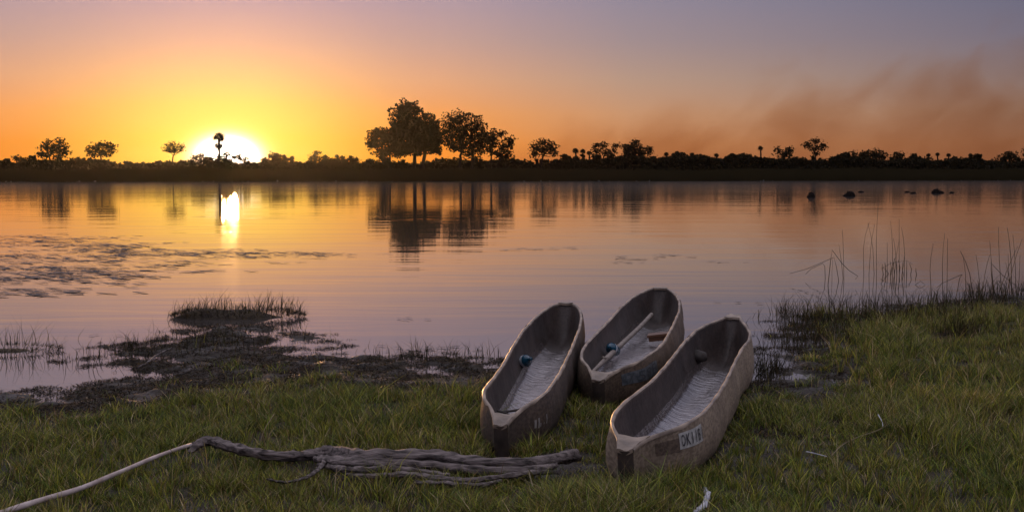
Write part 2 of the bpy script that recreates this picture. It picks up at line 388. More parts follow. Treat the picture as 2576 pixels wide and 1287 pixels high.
def branchy(mb, p0, p1, r0, r1, rs, bend=.12, n=5, sides=5):
    p0 = Vector(p0); p1 = Vector(p1); d = p1 - p0; L = d.length; pts = []; rad = []
    off = Vector((rs.normal(), rs.normal(), rs.normal() * .5)) * L * bend
    for i in range(n + 1):
        t = i / n; pts.append(p0.lerp(p1, t) + off * math.sin(math.pi * t) + Vector((rs.normal(), rs.normal(), rs.normal())) * L * .012); rad.append(r0 + (r1 - r0) * t)
    pts[0] = p0; pts[-1] = p1
    mb.tube(pts, rad, sides, cap=True); return pts
def far_tree(name, Y, base_px, clumps, label, group=None, dens=9, leaf=.26, trunk_r=.28, forks=((0, 0),), matl='far_leaf', twigs=6, cat='tree', shell=.55, fork_h=.35, tw_r=.05):
    rs = np.random.default_rng(abs(hash(label)) % 99991 if False else sum(map(ord, label)))
    base = at(base_px, 412, Y); base.z = float(height(np.array([base.x]), np.array([Y]))[0]) - .1
    root = empty(name, base)
    C3 = []
    for (px, py, rx, ry) in clumps:
        k = Y / FPX; p = at(px, py, Y) - base; ry_ = rx * k * .8
        p.y += rs.normal() * rx * k * .35
        p.z -= .22 * ry * k; C3.append((tuple(p), rx * k * 1.15, ry_, ry * k * 1.5))
    V_, F_ = leaf_cloud(C3, dens * 1.45, leaf * .74, rs, shell=shell)
    cr = link('crown', np_mesh('crown', V_, F_), M[matl], root)
    mb = MB(); top = sum((Vector(c[0]) for c in C3), Vector()) / len(C3)
    lowz = min(c[0][2] - c[3] for c in C3)
    trunks = []
    for (fx, ft) in forks:
        k = Y / FPX; st = Vector((fx * k, 0, 0)); end = Vector((st.x + (top.x - st.x) * .3 + ft * k, 0, max(lowz, .5) + fork_h * (top.z - lowz)))
        pts = branchy(mb, st, end, trunk_r, trunk_r * .62, rs, .05, 6, 7); trunks.append(end)
    for c, rx, ry, rz in C3:
        c = Vector(c); e = min(trunks, key=lambda q: (q - c).length)
        pts = branchy(mb, e, c, trunk_r * .42, trunk_r * .14, rs, .14, 5)
        for k in range(twigs):
            q = Vector(rs.normal(size=3)); q.normalize(); q = Vector((q.x * rx, q.y * ry, abs(q.z) * rz if k % 3 else q.z * rz)) * .92
            branchy(mb, pts[rs.integers(2, 6)], c + q, tw_r, tw_r * .35, rs, .15, 3, 3)
    mb.build('trunk', M['far_bark'], root)
    return tag(root, label, cat, group)
GT = 'trees on the far bank'
YF = 205
far_tree('shade_tree', YF, 1040, [(1027, 268, 27, 14), (1016, 287, 34, 18), (1048, 305, 42, 22), (1085, 322, 25, 24), (1003, 322, 27, 20), (1045, 338, 46, 26), (1088, 348, 20, 18), (1000, 350, 24, 15), (1030, 366, 36, 14), (1075, 374, 26, 8), (1098, 378, 12, 6), (1068, 338, 34, 24), (1100, 350, 14, 22), (1005, 372, 18, 10), (1050, 384, 12, 5), (1020, 384, 14, 5)],
  'tallest tree on the far bank, broad dense dark crown rising to a peak', GT, dens=17, leaf=.33, trunk_r=.42, forks=((0, 5), (14, 18)))
far_tree('shade_tree', YF + 4, 966, [(958, 333, 28, 9), (938, 348, 16, 12), (975, 348, 28, 18), (942, 364, 20, 8), (985, 370, 26, 13), (962, 384, 22, 8), (1000, 386, 16, 7)],
  'rounded lower tree leaning against the left side of the tallest far tree', GT, dens=15, leaf=.3, trunk_r=.25, forks=((0, 0), (12, 6)))
far_tree('shade_tree', YF - 2, 1163, [(1160, 295, 36, 12), (1132, 312, 24, 20), (1168, 318, 36, 22), (1202, 315, 22, 22), (1148, 342, 34, 20), (1190, 346, 34, 24), (1165, 368, 30, 12), (1205, 372, 20, 16), (1180, 386, 18, 10), (1122, 345, 14, 16), (1140, 366, 14, 10), (1215, 345, 12, 20)],
  'wide thin-leaved tree with wispy twig tips right of the tallest far tree', GT, dens=11, leaf=.24, trunk_r=.32, forks=((0, -3), (22, 8)), twigs=16, shell=.42, tw_r=.06)
far_tree('shade_tree', YF + 2, 1236, [(1240, 338, 17, 12), (1262, 335, 13, 6), (1282, 350, 15, 7), (1240, 356, 18, 10), (1268, 366, 16, 7), (1285, 362, 9, 8), (1252, 384, 18, 8), (1276, 388, 18, 14), (1232, 372, 12, 10), (1228, 350, 10, 12)],
  'open-crowned forked tree at the right end of the tall far group', GT, dens=14, trunk_r=.24, forks=((0, -6), (5, 14)), twigs=8)
far_tree('shade_tree', 212, 1368, [(1368, 357, 20, 7), (1350, 367, 18, 10), (1388, 368, 16, 10), (1366, 376, 26, 9), (1343, 386, 11, 8), (1396, 384, 9, 7)],
  'round-topped tree standing alone just right of the tall far group', GT, dens=11, trunk_r=.22)
far_tree('shade_tree', 198, 135, [(120, 356, 12, 6), (150, 355, 14, 7), (113, 370, 17, 6), (150, 368, 20, 9), (101, 386, 13, 5), (135, 380, 18, 6), (162, 382, 16, 8), (112, 390, 16, 6), (150, 392, 20, 7), (132, 366, 8, 8)],
  'two-headed bushy tree leftmost above the far treeline', GT, dens=10, trunk_r=.22, forks=((-6, -6), (8, 8)))
far_tree('shade_tree', 198, 255, [(262, 363, 24, 6), (278, 370, 18, 9), (240, 372, 18, 6), (222, 378, 9, 6), (250, 381, 28, 6), (232, 388, 14, 6), (268, 388, 16, 5)],
  'flat umbrella-crowned tree between the leftmost far tree and the sun', GT, dens=12, trunk_r=.2)
far_tree('bare_tree', 198, 436, [(436, 362, 20, 8), (418, 370, 15, 9), (455, 370, 14, 9), (436, 376, 22, 9)],
  'sparse glowing tree with fanning bare twigs just left of the sun', GT, dens=1.1, leaf=.18, trunk_r=.15, matl='thin_leaf', twigs=34, fork_h=.0, tw_r=.05)
far_tree('shade_tree', 222, 1512, [(1500, 364, 10, 6), (1518, 364, 14, 6), (1500, 378, 14, 8), (1525, 382, 14, 10)],
  'ragged tree with several stems beside the small clump of far palms', GT, dens=11, trunk_r=.16, forks=((-6, -4), (6, 4), (14, 6)))
far_tree('shade_tree', 224, 1553, [(1548, 365, 13, 5), (1572, 368, 14, 6), (1545, 378, 8, 6), (1578, 382, 12, 10)],
  'thin open tree with sky showing under its arched crown', GT, dens=10, trunk_r=.14, forks=((-6, -4), (20, 0)))
far_tree('shade_tree', 226, 1600, [(1598, 358, 12, 7), (1590, 370, 18, 10), (1612, 380, 30, 14), (1634, 374, 9, 8), (1585, 390, 20, 12)],
  'lumpy dark tree with a small raised head, mid-right far bank', GT, dens=13, trunk_r=.22)
far_tree('shade_tree', 236, 1972, [(1957, 375, 9, 6), (1985, 376, 12, 7), (1974, 388, 22, 10)],
  'twin-topped low tree between the lollipop palm and the lone right tree', GT, dens=13, trunk_r=.2)
far_tree('shade_tree', 236, 2050, [(2052, 354, 16, 6), (2032, 363, 13, 6), (2070, 366, 13, 8), (2047, 372, 20, 6), (2053, 386, 9, 5)],
  'tall lone tree with layered crown standing out on the right far bank', GT, dens=11, trunk_r=.2)
far_tree('shade_tree', 240, 2195, [(2178, 391, 20, 12), (2200, 387, 22, 9), (2216, 393, 14, 10)],
  'flat-topped dense dark tree behind the swimming hippos', GT, dens=14, trunk_r=.22)
far_tree('shade_tree', 240, 2146, [(2146, 386, 15, 7), (2146, 394, 20, 6)],
  'faint thin-leaved small tree left of the flat-topped far tree', GT, dens=5, trunk_r=.12, twigs=10)
far_tree('shade_tree', 242, 2262, [(2262, 387, 14, 6), (2258, 396, 20, 7)], 'small round-headed tree right of the flat-topped far tree', GT, dens=12, trunk_r=.14)
far_tree('shade_tree', 244, 2540, [(2538, 386, 15, 6), (2530, 396, 20, 7), (2552, 394, 12, 8)], 'round tree near the far right end of the treeline', GT, dens=12, trunk_r=.16)
far_tree('shade_tree', 244, 2580, [(2578, 374, 12, 6), (2588, 388, 16, 9)], 'rightmost tree on the far bank, cut by the picture edge', GT, dens=12, trunk_r=.16)
far_tree('shade_tree', 205, 690, [(690, 390, 14, 7), (700, 396, 20, 8)], 'small dark tree just right of the setting sun', GT, dens=12, trunk_r=.12)
far_tree('shade_tree', 206, 796, [(797, 386, 13, 5), (790, 396, 20, 7)], 'small wispy-topped tree halfway between the sun and tall group', GT, dens=8, trunk_r=.12, twigs=9)
far_tree('shade_tree', 203, 600, [(603, 394, 10, 6), (618, 401, 12, 6)], 'low spiky bush tree under the right edge of the sun', GT, dens=11, trunk_r=.1)
far_tree('shade_tree', 202, 565, [(548, 393, 12, 6), (570, 389, 14, 7), (590, 395, 12, 7), (560, 400, 22, 6)], 'low spreading tree right at the foot of the palm against the sun', GT, dens=10, trunk_r=.14)
far_tree('shade_tree', 202, 503, [(503, 390, 11, 6), (490, 397, 10, 6), (517, 397, 9, 6), (503, 402, 16, 5)], 'small gappy tree between the bare tree and the palm', GT, dens=9, trunk_r=.12)
far_tree('shade_tree', 200, 40, [(40, 396, 14, 5), (60, 400, 14, 4)], 'small bush tree at the far left end of the treeline', GT, dens=11, trunk_r=.12)

def far_palm(px, top, Y, r_px, label, base_py=404, leaves=22, skirt=False, trunk=.16):
    k = Y / FPX; base = at(px, base_py, Y); gz = float(height(np.array([base.x]), np.array([Y]))[0]); base.z = gz - .1
    root = empty('palm_tree', base); rs = np.random.default_rng(int(px))
    hc = (at(px, top + r_px * .75, Y) - base).z
    mb = MB(); mb.tube([(0, 0, 0), (.1, 0, hc * .4), (.05, 0, hc * .75), (0, 0, hc)], [trunk * 1.2, trunk, trunk * 1.05, trunk * .8], 7); mb.build('trunk', M['far_bark'], root)
    f = MB()
    def fan(o, az, el, L):
        d = Vector((math.cos(az) * math.cos(el), math.sin(az) * math.cos(el), math.sin(el))); e = o + d * L * .18
        f.tube([o, e], [.035, .02], 3, cap=False)
        side = d.cross(Vector((0, 0, 1))).normalized() if abs(d.z) < .95 else Vector((1, 0, 0)); side = Matrix.Rotation(rs.uniform(-1.5, 1.5), 3, d) @ side; upv = side.cross(d)
        for q in range(9):
            an = (q - 4) * .36; dd = d * math.cos(an) + side * math.sin(an); ln = L * .82 * (1 - .04 * abs(q - 4))
            t = e + dd * ln + Vector((0, 0, -.22 * ln)); w = (d * math.sin(an) * -1 + side * math.cos(an)) * ln * .08
            b = len(f.v); m_ = e + dd * ln * .5 + upv * .03
            f.v += [tuple(e), tuple(m_ - w), tuple(t), tuple(m_ + w)]; f.f += [(b, b + 1, b + 2, b + 3)]
    R_ = r_px * k
    for i in range(leaves):
        el = math.asin(-.45 + 1.4 * (i + .5) / leaves) if -.45 + 1.4 * (i + .5) / leaves < 1 else 1.5
        fan(Vector((0, 0, hc)), i * 2.4 + rs.normal() * .1, el, R_ * (.95 + .15 * rs.random()))
    if skirt:
        for i in range(8): fan(Vector((0, 0, hc - R_ * 1.0)), i * 2.4, -.9 + 1.1 * rs.random(), R_ * .8)
    f.build('crown', M['far_leaf'], root, smooth=False)
    return tag(root, label, 'palm', 'palms on the far bank')
far_palm(551, 331, 199, 20, 'tall slim palm silhouetted right against the setting sun', skirt=True, leaves=12, trunk=.2)
far_palm(1913, 366, 236, 9, 'small lollipop-shaped palm standing above the right treeline', leaves=13)
far_palm(1448, 372, 220, 10, 'leftmost palm of the small clump right of the round-topped tree')
far_palm(1466, 374, 221, 9, 'second palm of the small clump right of the round-topped tree')
far_palm(1482, 379, 220, 8, 'lowest palm of the small clump right of the round-topped tree')
far_palm(1676, 382, 228, 8, 'short palm right of the lumpy dark far tree')
far_palm(1703, 379, 229, 8, 'short palm second right of the lumpy dark far tree')
far_palm(1741, 383, 231, 8, 'squat palm left of a dense stretch of right treeline')
far_palm(1762, 386, 231, 7, 'squat palm nested low in the middle of the right treeline')
far_palm(1802, 385, 232, 8, 'squat palm midway between lumpy tree and lollipop palm')
far_palm(1838, 387, 232, 8, 'squat palm nearest left of the lollipop palm')
far_palm(2335, 385, 243, 7, 'leftmost small palm of the row on the far right bank')
far_palm(2358, 383, 243, 7, 'middle small palm of the row on the far right bank')
far_palm(2386, 385, 243, 7, 'rightmost small palm of the row on the far right bank')
far_palm(715, 388, 206, 7, 'small palm head right of the tree beside the sun')
far_palm(736, 391, 206, 6, 'tiny palm head between the two small trees right of the sun')
far_palm(848, 388, 206, 7, 'small palm left of the tall far tree group')

# thicket that reads as one mass
prof = [(-900, 402), (0, 400), (60, 399), (120, 402), (200, 400), (300, 408), (345, 403), (400, 406), (470, 404), (530, 404), (620, 405), (680, 401), (760, 402), (820, 402), (880, 401),
        (950, 404), (1050, 402), (1120, 401), (1200, 402), (1300, 399), (1400, 400), (1500, 396), (1560, 397), (1650, 390), (1750, 390), (1850, 390), (1930, 391), (2000, 396), (2060, 396), (2110, 390), (2160, 397), (2230, 400), (2300, 394), (2400, 393), (2480, 400), (2576, 404), (3400, 402)]
rs = np.random.default_rng(5); cl = []
for i in range(900):
    px = -700 + 4000 * (i + rs.random()) / 900; Y = 189 + max(0, px) / 2576 * 44 + rs.random() * 9
    tp = np.interp(px, [a for a, _ in prof], [b for _, b in prof]) + 2 + rs.random() ** 2 * 12 + 3.5 * math.sin(px * .043) + 2.5 * math.sin(px * .019 + 1)
    kn = rs.random() > .80
    k = Y / FPX; rx = (10 + 13 * rs.random()) * k; top = at(px, tp, Y); rz = (8 + 7 * rs.random()) * k
    if kn:   # small heads that stand out of the mass
        hr = (3.5 + 5 * rs.random()) * k; hp = at(px, tp - 3 - 9 * rs.random(), Y); cl.append(((hp.x, Y, hp.z - hr * .5), hr * 1.2, hr, hr * .75)); cl.append(((hp.x + hr * .3, Y, hp.z - hr * 1.8), hr * .5, hr * .5, hr * 1.2))
    cl.append(((top.x, Y, top.z - rz), rx, rx * .8, rz)); 
    cl.append(((top.x + rs.normal() * .5, Y - 1.0, (top.z - rz) * .5 + .2), rx * 1.1, rx * .8, max(rz, .9)))
V_, F_ = leaf_cloud(cl, 20, .30, rs, nmin=26)
tag(link('thicket', np_mesh('thicket', V_, F_), M['far_leaf']), 'continuous dark riverside thicket along the whole far bank', 'thicket', kind='stuff')
# reed and grass fringe on the far bank
n = 42000; X = rs.uniform(-150, 175, n); fs = far_shore(X); Y = fs + rs.random(n) ** 1.3 * 26 - .6; Z = height(X, Y); Z = np.maximum(Z, -.1)
hgt = (.55 + .75 * rs.random(n)) * (0.7 + .6 * fbm(X * .1, Y * .1)); wd = .10 + .12 * rs.random(n)
lean = rs.normal(size=n) * .2
V_ = np.stack([np.stack([X - wd, Y, Z], -1), np.stack([X + wd, Y, Z], -1), np.stack([X + wd * .4 + lean, Y, Z + hgt], -1), np.stack([X - wd * .6 + lean, Y, Z + hgt * .8], -1)], 1).reshape(-1, 3)
tag(link('far_bank_reeds', np_mesh('far_bank_reeds', V_, np.arange(4 * n).reshape(n, 4)), M['far_grass']), 'dark reed and grass fringe along the waterline of the far bank', 'reeds', kind='stuff')

# ------------------------------------------------------------------ smoke drifting behind the right-hand treeline
def build_smoke():
    m_ = bpy.data.materials.new('smoke'); m_.use_nodes = True; nt = m_.node_tree; N = nt.nodes; L = nt.links; N.clear()
    tc = N.new('ShaderNodeTexCoord'); sp = N.new('ShaderNodeSeparateXYZ'); L.new(tc.outputs['Object'], sp.inputs[0])
    def m(op, a, b=None, clamp=False):
        n = N.new('ShaderNodeMath'); n.operation = op; n.use_clamp = clamp
        for i, v in enumerate((a, b)):
            if v is None: continue
            if isinstance(v, (int, float)): n.inputs[i].default_value = v
            else: L.new(v, n.inputs[i])
        return n.outputs[0]
    x, y, z = sp.outputs
    # plumes lean to the right as they rise
    cb = N.new('ShaderNodeCombineXYZ'); L.new(m('SUBTRACT', x, m('MULTIPLY', z, .5)), cb.inputs[0]); L.new(y, cb.inputs[1]); L.new(m('MULTIPLY', z, 1.1), cb.inputs[2])
    nz = N.new('ShaderNodeTexNoise'); nz.inputs['Scale'].default_value = .042; nz.inputs['Detail'].default_value = 5; nz.inputs['Roughness'].default_value = .55; nz.inputs['Distortion'].default_value = .6
    L.new(cb.outputs[0], nz.inputs['Vector'])
    # the bank of smoke stands higher towards the right: 14 m at x=10, 55 m at x=235
    top = m('ADD', m('MULTIPLY', x, .19), 12.0)
    hh = m('DIVIDE', z, top)
    d = m('ADD', m('SUBTRACT', 1.0, hh), m('MULTIPLY', m('SUBTRACT', nz.outputs[0], .5), 3.2))
    d = m('MULTIPLY', d, 1.0, clamp=True)
    xl = m('MULTIPLY', m('SUBTRACT', x, -14.0), .030, clamp=True)
    d = m('MULTIPLY', m('MULTIPLY', d, xl), .042)
    ab = N.new('ShaderNodeVolumeAbsorption'); ab.inputs[0].default_value = (.66, .47, .30, 1); L.new(d, ab.inputs[1])
    sc_ = N.new('ShaderNodeVolumeScatter'); sc_.inputs[0].default_value = (.9, .55, .35, 1); L.new(m('MULTIPLY', d, .16), sc_.inputs[1]); sc_.inputs['Anisotropy'].default_value = .3
    ad = N.new('ShaderNodeAddShader'); L.new(ab.outputs[0], ad.inputs[0]); L.new(sc_.outputs[0], ad.inputs[1])
    o = N.new('ShaderNodeOutputMaterial'); L.new(ad.outputs[0], o.inputs['Volume'])
    mb = MB(); mb.box((150, 480, 45), (330, 40, 86)); s_ = mb.build('smoke', m_, smooth=False)
    tag(s_, 'brown bushfire smoke drifting up behind the right-hand treeline', 'smoke', kind='stuff')
build_smoke()

hm = bpy.data.materials.new('haze'); hm.use_nodes = True; hn = hm.node_tree.nodes; hn.clear(); ho = hn.new('ShaderNodeOutputMaterial'); hv = hn.new('ShaderNodeVolumePrincipled')
hv.inputs['Color'].default_value = (.9, .85, .8, 1); hv.inputs['Density'].default_value = .00003; hv.inputs['Anisotropy'].default_value = .88; hm.node_tree.links.new(hv.outputs[0], ho.inputs['Volume'])
mb = MB(); mb.box((0, 150, 25.0), (1400, 900, 53.4)); tag(mb.build('haze', hm, smooth=False), 'faint warm evening haze over the river', 'haze', kind='stuff')
# ------------------------------------------------------------------ hippos
def hippo(px, py, w_px, label, back=True, ears=True, low=False, flip=1):
    p = gnd(px, py); k = p.y / FPX; root = empty('hippo', p); W = w_px * k
    bm = bmesh.new()
    def blob(c, r, seg=12):
        bmesh.ops.create_uvsphere(bm, u_segments=seg, v_segments=8, radius=1, matrix=Matrix.Translation(c) @ Matrix.Diagonal((*r, 1)))
    hgt = .16 if low else .30
    if low: blob((0, 0, -.04), (W * .5, .28, hgt))
    else:
        blob((flip * W * .08, .2, -.06), (W * .40, .42, hgt + .08)); blob((-flip * W * .24, -.05, -.03), (W * .22, .2, hgt * .7)); blob((-flip * W * .42, -.1, -.01), (W * .11, .15, hgt * .42))
    me = bpy.data.meshes.new('body'); bm.to_mesh(me); bm.free(); me.polygons.foreach_set('use_smooth', [True] * len(me.polygons))
    b = link('body', me, M['hippo'], root)
    rm = b.modifiers.new('r', 'REMESH'); rm.mode = 'VOXEL'; rm.voxel_size = .045
    if ears and not low:
        for s in (-1, 1):
            e = MB(); e.tube([(flip * (-W * .10) + s * .07, .02, hgt * .75), (flip * (-W * .10) + s * .09, .02, hgt * 1.12)], [.045, .02], 6); e.build('ear', M['hippo'], root)
    return tag(root, label, 'hippo', 'hippos in the river')
hippo(2041, 495.5, 24, 'nearest and leftmost hippo, rounded head low in the water')
hippo(2138, 493, 34, 'largest hippo showing head and hump, right of the leftmost one')
hippo(2166, 484, 18, 'hippo shown only as a flat sliver above the largest one', low=True)
hippo(2282, 484, 16, 'hippo surfacing left in the touching low pair', low=True)
hippo(2297, 486.5, 18, 'hippo surfacing right in the touching low pair', low=True)
hippo(2359, 485.5, 28, 'hippo head and hump farthest right but one', flip=-1)
hippo(2394, 485.5, 14, 'rightmost hippo, barely breaking the surface', low=True)

# ------------------------------------------------------------------ floating leaves on the left
def floaters():
    rs = np.random.default_rng(11); Vs = []; Fs = []; base = 0
    def leaf(p, sx, sy, an):
        nonlocal base
        k = 7; tz = rs.normal() * .006
        ring = []; s_ = min(sx, sy)
        for i in range(k):
            a = 2 * math.pi * i / k + rs.normal() * .12; rr = 1 + rs.normal() * .12
            x = math.cos(a) * sx * rr; y = math.sin(a) * sy * rr
            ring.append((p[0] + x * math.cos(an) - y * math.sin(an), p[1] + x * math.sin(an) + y * math.cos(an), .012 + .14 * s_ * math.cos(2 * a) + tz * s_ * 8 * math.cos(a)))
        Vs.append((p[0], p[1], .008)); Vs.extend(ring)
        Fs.extend([(base, base + 1 + i, base + 1 + (i + 1) % k) for i in range(k)]); base += k + 1
    zones = [((60, 690), 260, 26, 330), ((180, 680), 150, 16, 150), ((250, 620), 300, 14, 330), ((90, 600), 190, 12, 160), ((560, 640), 260, 12, 220), ((300, 650), 230, 20, 260), ((40, 725), 120, 14, 110), ((20,650),140,16,110),
             ((760, 640), 90, 8, 60), ((1350, 625), 120, 8, 24), ((1640, 655), 120, 8, 20), ((1860, 765), 40, 4, 12), ((1180, 632), 60, 6, 14), ((1650, 645), 200, 14, 24), ((1010, 800), 30, 6, 5), ((860, 870), 150, 14, 30), ((1080, 885), 100, 10, 30), ((230,850),110,10,10),((2200,805),120,10,26)]
    for (cx, cyy), rx, ry, n in zones:
        nclus = max(1, n // 8)
        for _ in range(nclus):
            qx = cx + rs.normal() * rx * .5; qy = cyy + rs.normal() * ry * .6 + (qx - cx) * .03
            if qy < 588: qy = 588 + rs.random() * 20
            g0 = gnd(qx, qy)
            for _ in range(rs.integers(3, 10)):
                s = .035 + .055 * rs.random() - (.015 if qx > 900 else 0)
                if qy > 760: s = .012 + .02 * rs.random()
                leaf((g0.x + rs.normal() * .42 * s / .06, g0.y + rs.normal() * .20 * s / .06), s * 2.0, s * .6, rs.normal() * .12)
    o = link('floating_leaves', (lambda me: me)(MBlike(Vs, Fs)), M['pad'])
    tag(o, 'scattered dark water-lily leaves floating on the river', 'water plants', kind='stuff')
def MBlike(v, f):
    me = bpy.data.meshes.new('leaves'); me.from_pydata(v, [], f); me.update(); return me
floaters()

# ------------------------------------------------------------------ canoes
def canoe_mat(name, c1, c2, grit, rough=(.35, .7), bump=.5):
    def f(nt, b):
        N = nt.nodes; L = nt.links; tc = N.new('ShaderNodeTexCoord')
        def nz(sc_, vs_=(1, 1, 1), det=6):
            mp = N.new('ShaderNodeMapping'); mp.inputs['Scale'].default_value = vs_; L.new(tc.outputs['Object'], mp.inputs[0])
            n = N.new('ShaderNodeTexNoise'); n.inputs['Scale'].default_value = sc_; n.inputs['Detail'].default_value = det; L.new(mp.outputs[0], n.inputs['Vector']); return n.outputs[0]
        big = nz(2.2); fine = nz(60, (1, .35, 1)); adze = nz(8, (.9, 2.3, 1), 7)
        r = N.new('ShaderNodeValToRGB'); e = r.color_ramp.elements; e[0].position = .32; e[0].color = (*c1, 1); e[1].position = .68; e[1].color = (*c2, 1); L.new(big, r.inputs[0])
        r2 = N.new('ShaderNodeValToRGB'); e = r2.color_ramp.elements; e[0].position = .38; e[0].color = (*grit, 1); e[1].position = .6; e[1].color = (1, 1, 1, 1); L.new(fine, r2.inputs[0])
        mx = N.new('ShaderNodeMix'); mx.data_type = 'RGBA'; mx.blend_type = 'MULTIPLY'; mx.inputs['Factor'].default_value = .8; L.new(r.outputs[0], mx.inputs[6]); L.new(r2.outputs[0], mx.inputs[7])
        L.new(mx.outputs[2], b.inputs['Base Color'])
        mr = N.new('ShaderNodeMapRange'); mr.inputs['From Min'].default_value = .3; mr.inputs['From Max'].default_value = .7; mr.inputs['To Min'].default_value = rough[0]; mr.inputs['To Max'].default_value = rough[1]
        L.new(nz(5), mr.inputs[0]); L.new(mr.outputs[0], b.inputs['Roughness'])
        b1 = N.new('ShaderNodeBump'); b1.inputs['Strength'].default_value = bump; b1.inputs['Distance'].default_value = .012; L.new(adze, b1.inputs['Height'])
        b2 = N.new('ShaderNodeBump'); b2.inputs['Strength'].default_value = .5; b2.inputs['Distance'].default_value = .002; L.new(fine, b2.inputs['Height']); L.new(b1.outputs[0], b2.inputs['Normal'])
        L.new(b2.outputs[0], b.inputs['Normal']); L.new(b1.outputs[0], b.inputs['Coat Normal'])
    return mat(name, rough=.5, build=f)
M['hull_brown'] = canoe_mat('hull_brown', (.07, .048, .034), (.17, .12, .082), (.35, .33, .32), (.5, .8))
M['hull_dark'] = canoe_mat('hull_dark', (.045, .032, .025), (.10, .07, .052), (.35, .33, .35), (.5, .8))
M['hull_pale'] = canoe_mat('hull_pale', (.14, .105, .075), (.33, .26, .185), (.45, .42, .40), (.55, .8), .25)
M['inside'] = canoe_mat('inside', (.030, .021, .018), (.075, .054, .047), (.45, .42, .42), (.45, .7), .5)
M['wet_floor'] = canoe_mat('wet_floor', (.06, .048, .048), (.17, .14, .14), (.45, .42, .45), (.14, .32), 1.3)
for k_ in ('Coat Weight', 'Coat IOR', 'Coat Roughness'): M['wet_floor'].node_tree.nodes['Principled BSDF'].inputs[k_].default_value = {'Coat Weight': 1.0, 'Coat IOR': 2.0, 'Coat Roughness': .16}[k_]
M['rim'] = mat('rim', rough=.5, build=noise_col(7, (.12, .09, .065), (.40, .32, .25), bump=.2, bscale=30, dist=.004, rough=(.35, .6)))
M['stem'] = mat('stem', (.02, .014, .012), .7, build=noise_col(12, (.022, .016, .013), (.06, .042, .033), bump=.5, dist=.006))
M['plate_white'] = mat('plate_white', (.4, .4, .39), .5, build=noise_col(30, (.26, .26, .25), (.46, .46, .44)))
M['ink'] = mat('ink', (.02, .02, .025), .5)
M['faded_paint'] = mat('faded_paint', (.12, .15, .18), .6, build=noise_col(25, (.04, .05, .06), (.13, .145, .165)))
M['worn_white'] = mat('worn_white', (.26, .24, .23), .7)
def sect_out(u):   # u 0 keel .. 1 rim -> (x fraction, z fraction)
    U = [0, .2, .38, .5, .62, .75, .88, 1]; X_ = [0, .48, .82, 1.0, 1.10, 1.13, 1.08, 1.0]; Z_ = [0, 0, .035, .13, .30, .55, .80, 1]
    return np.interp(u, U, X_), np.interp(u, U, Z_)
def sect_box(u):
    U = [0, .3, .4, .5, 1]; return np.interp(u, U, [0, .85, .98, 1, 1]), np.interp(u, U, [0, 0, .04, .12, 1])
def sect_in(u):
    U = [0, .25, .42, .48, .54, .8, 1]; return np.interp(u, U, [0, .42, .70, .80, .85, .97, 1.0]), np.interp(u, U, [0, .02, .13, .30, .40, .76, 1])
def canoe_pt(c, s, side, u, off=0.0):
    """point on the outer skin; side -1 left, +1 right"""
    L = c['len']; sc_ = min(max(s, 0), L); l, r = canoe_lr(c, sc_); xc = (l + r) / 2; w = (r - l) / 2
    zr = float(canoe_zr(c, sc_)); zb = float(canoe_zb(c, sc_))
    e = min(s / .28, (L - s) / .35, 1.0); e = max(e, 0); e = e * e * (3 - 2 * e)
    rise = .05 * max(0, 1 - s / .5) ** 2 + .14 * max(0, 1 - (L - s) / .8) ** 2
    zb += rise
    xo, zo = sect_out(u); xb, zbx = sect_box(u); xx = xo * e + xb * (1 - e); zz = zo * e + zbx * (1 - e)
    wob = .006 * math.sin(s * 5.1 + side + u * 3) + .004 * math.sin(s * 13 + side * 2)
    ww = w + wob * (e); rake = (.06 * (1 - zz) * max(0, 1 - s / .3)) - (.14 * (1 - zz) * max(0, 1 - (L - s) / .5))
    S = s + rake; W = xc + side * (xx * ww + off); Z = zb + (zr - zb) * zz
    P = np.array(c['bow']) + c['u'] * S + c['n'] * W
    return Vector((P[0], P[1], Z))
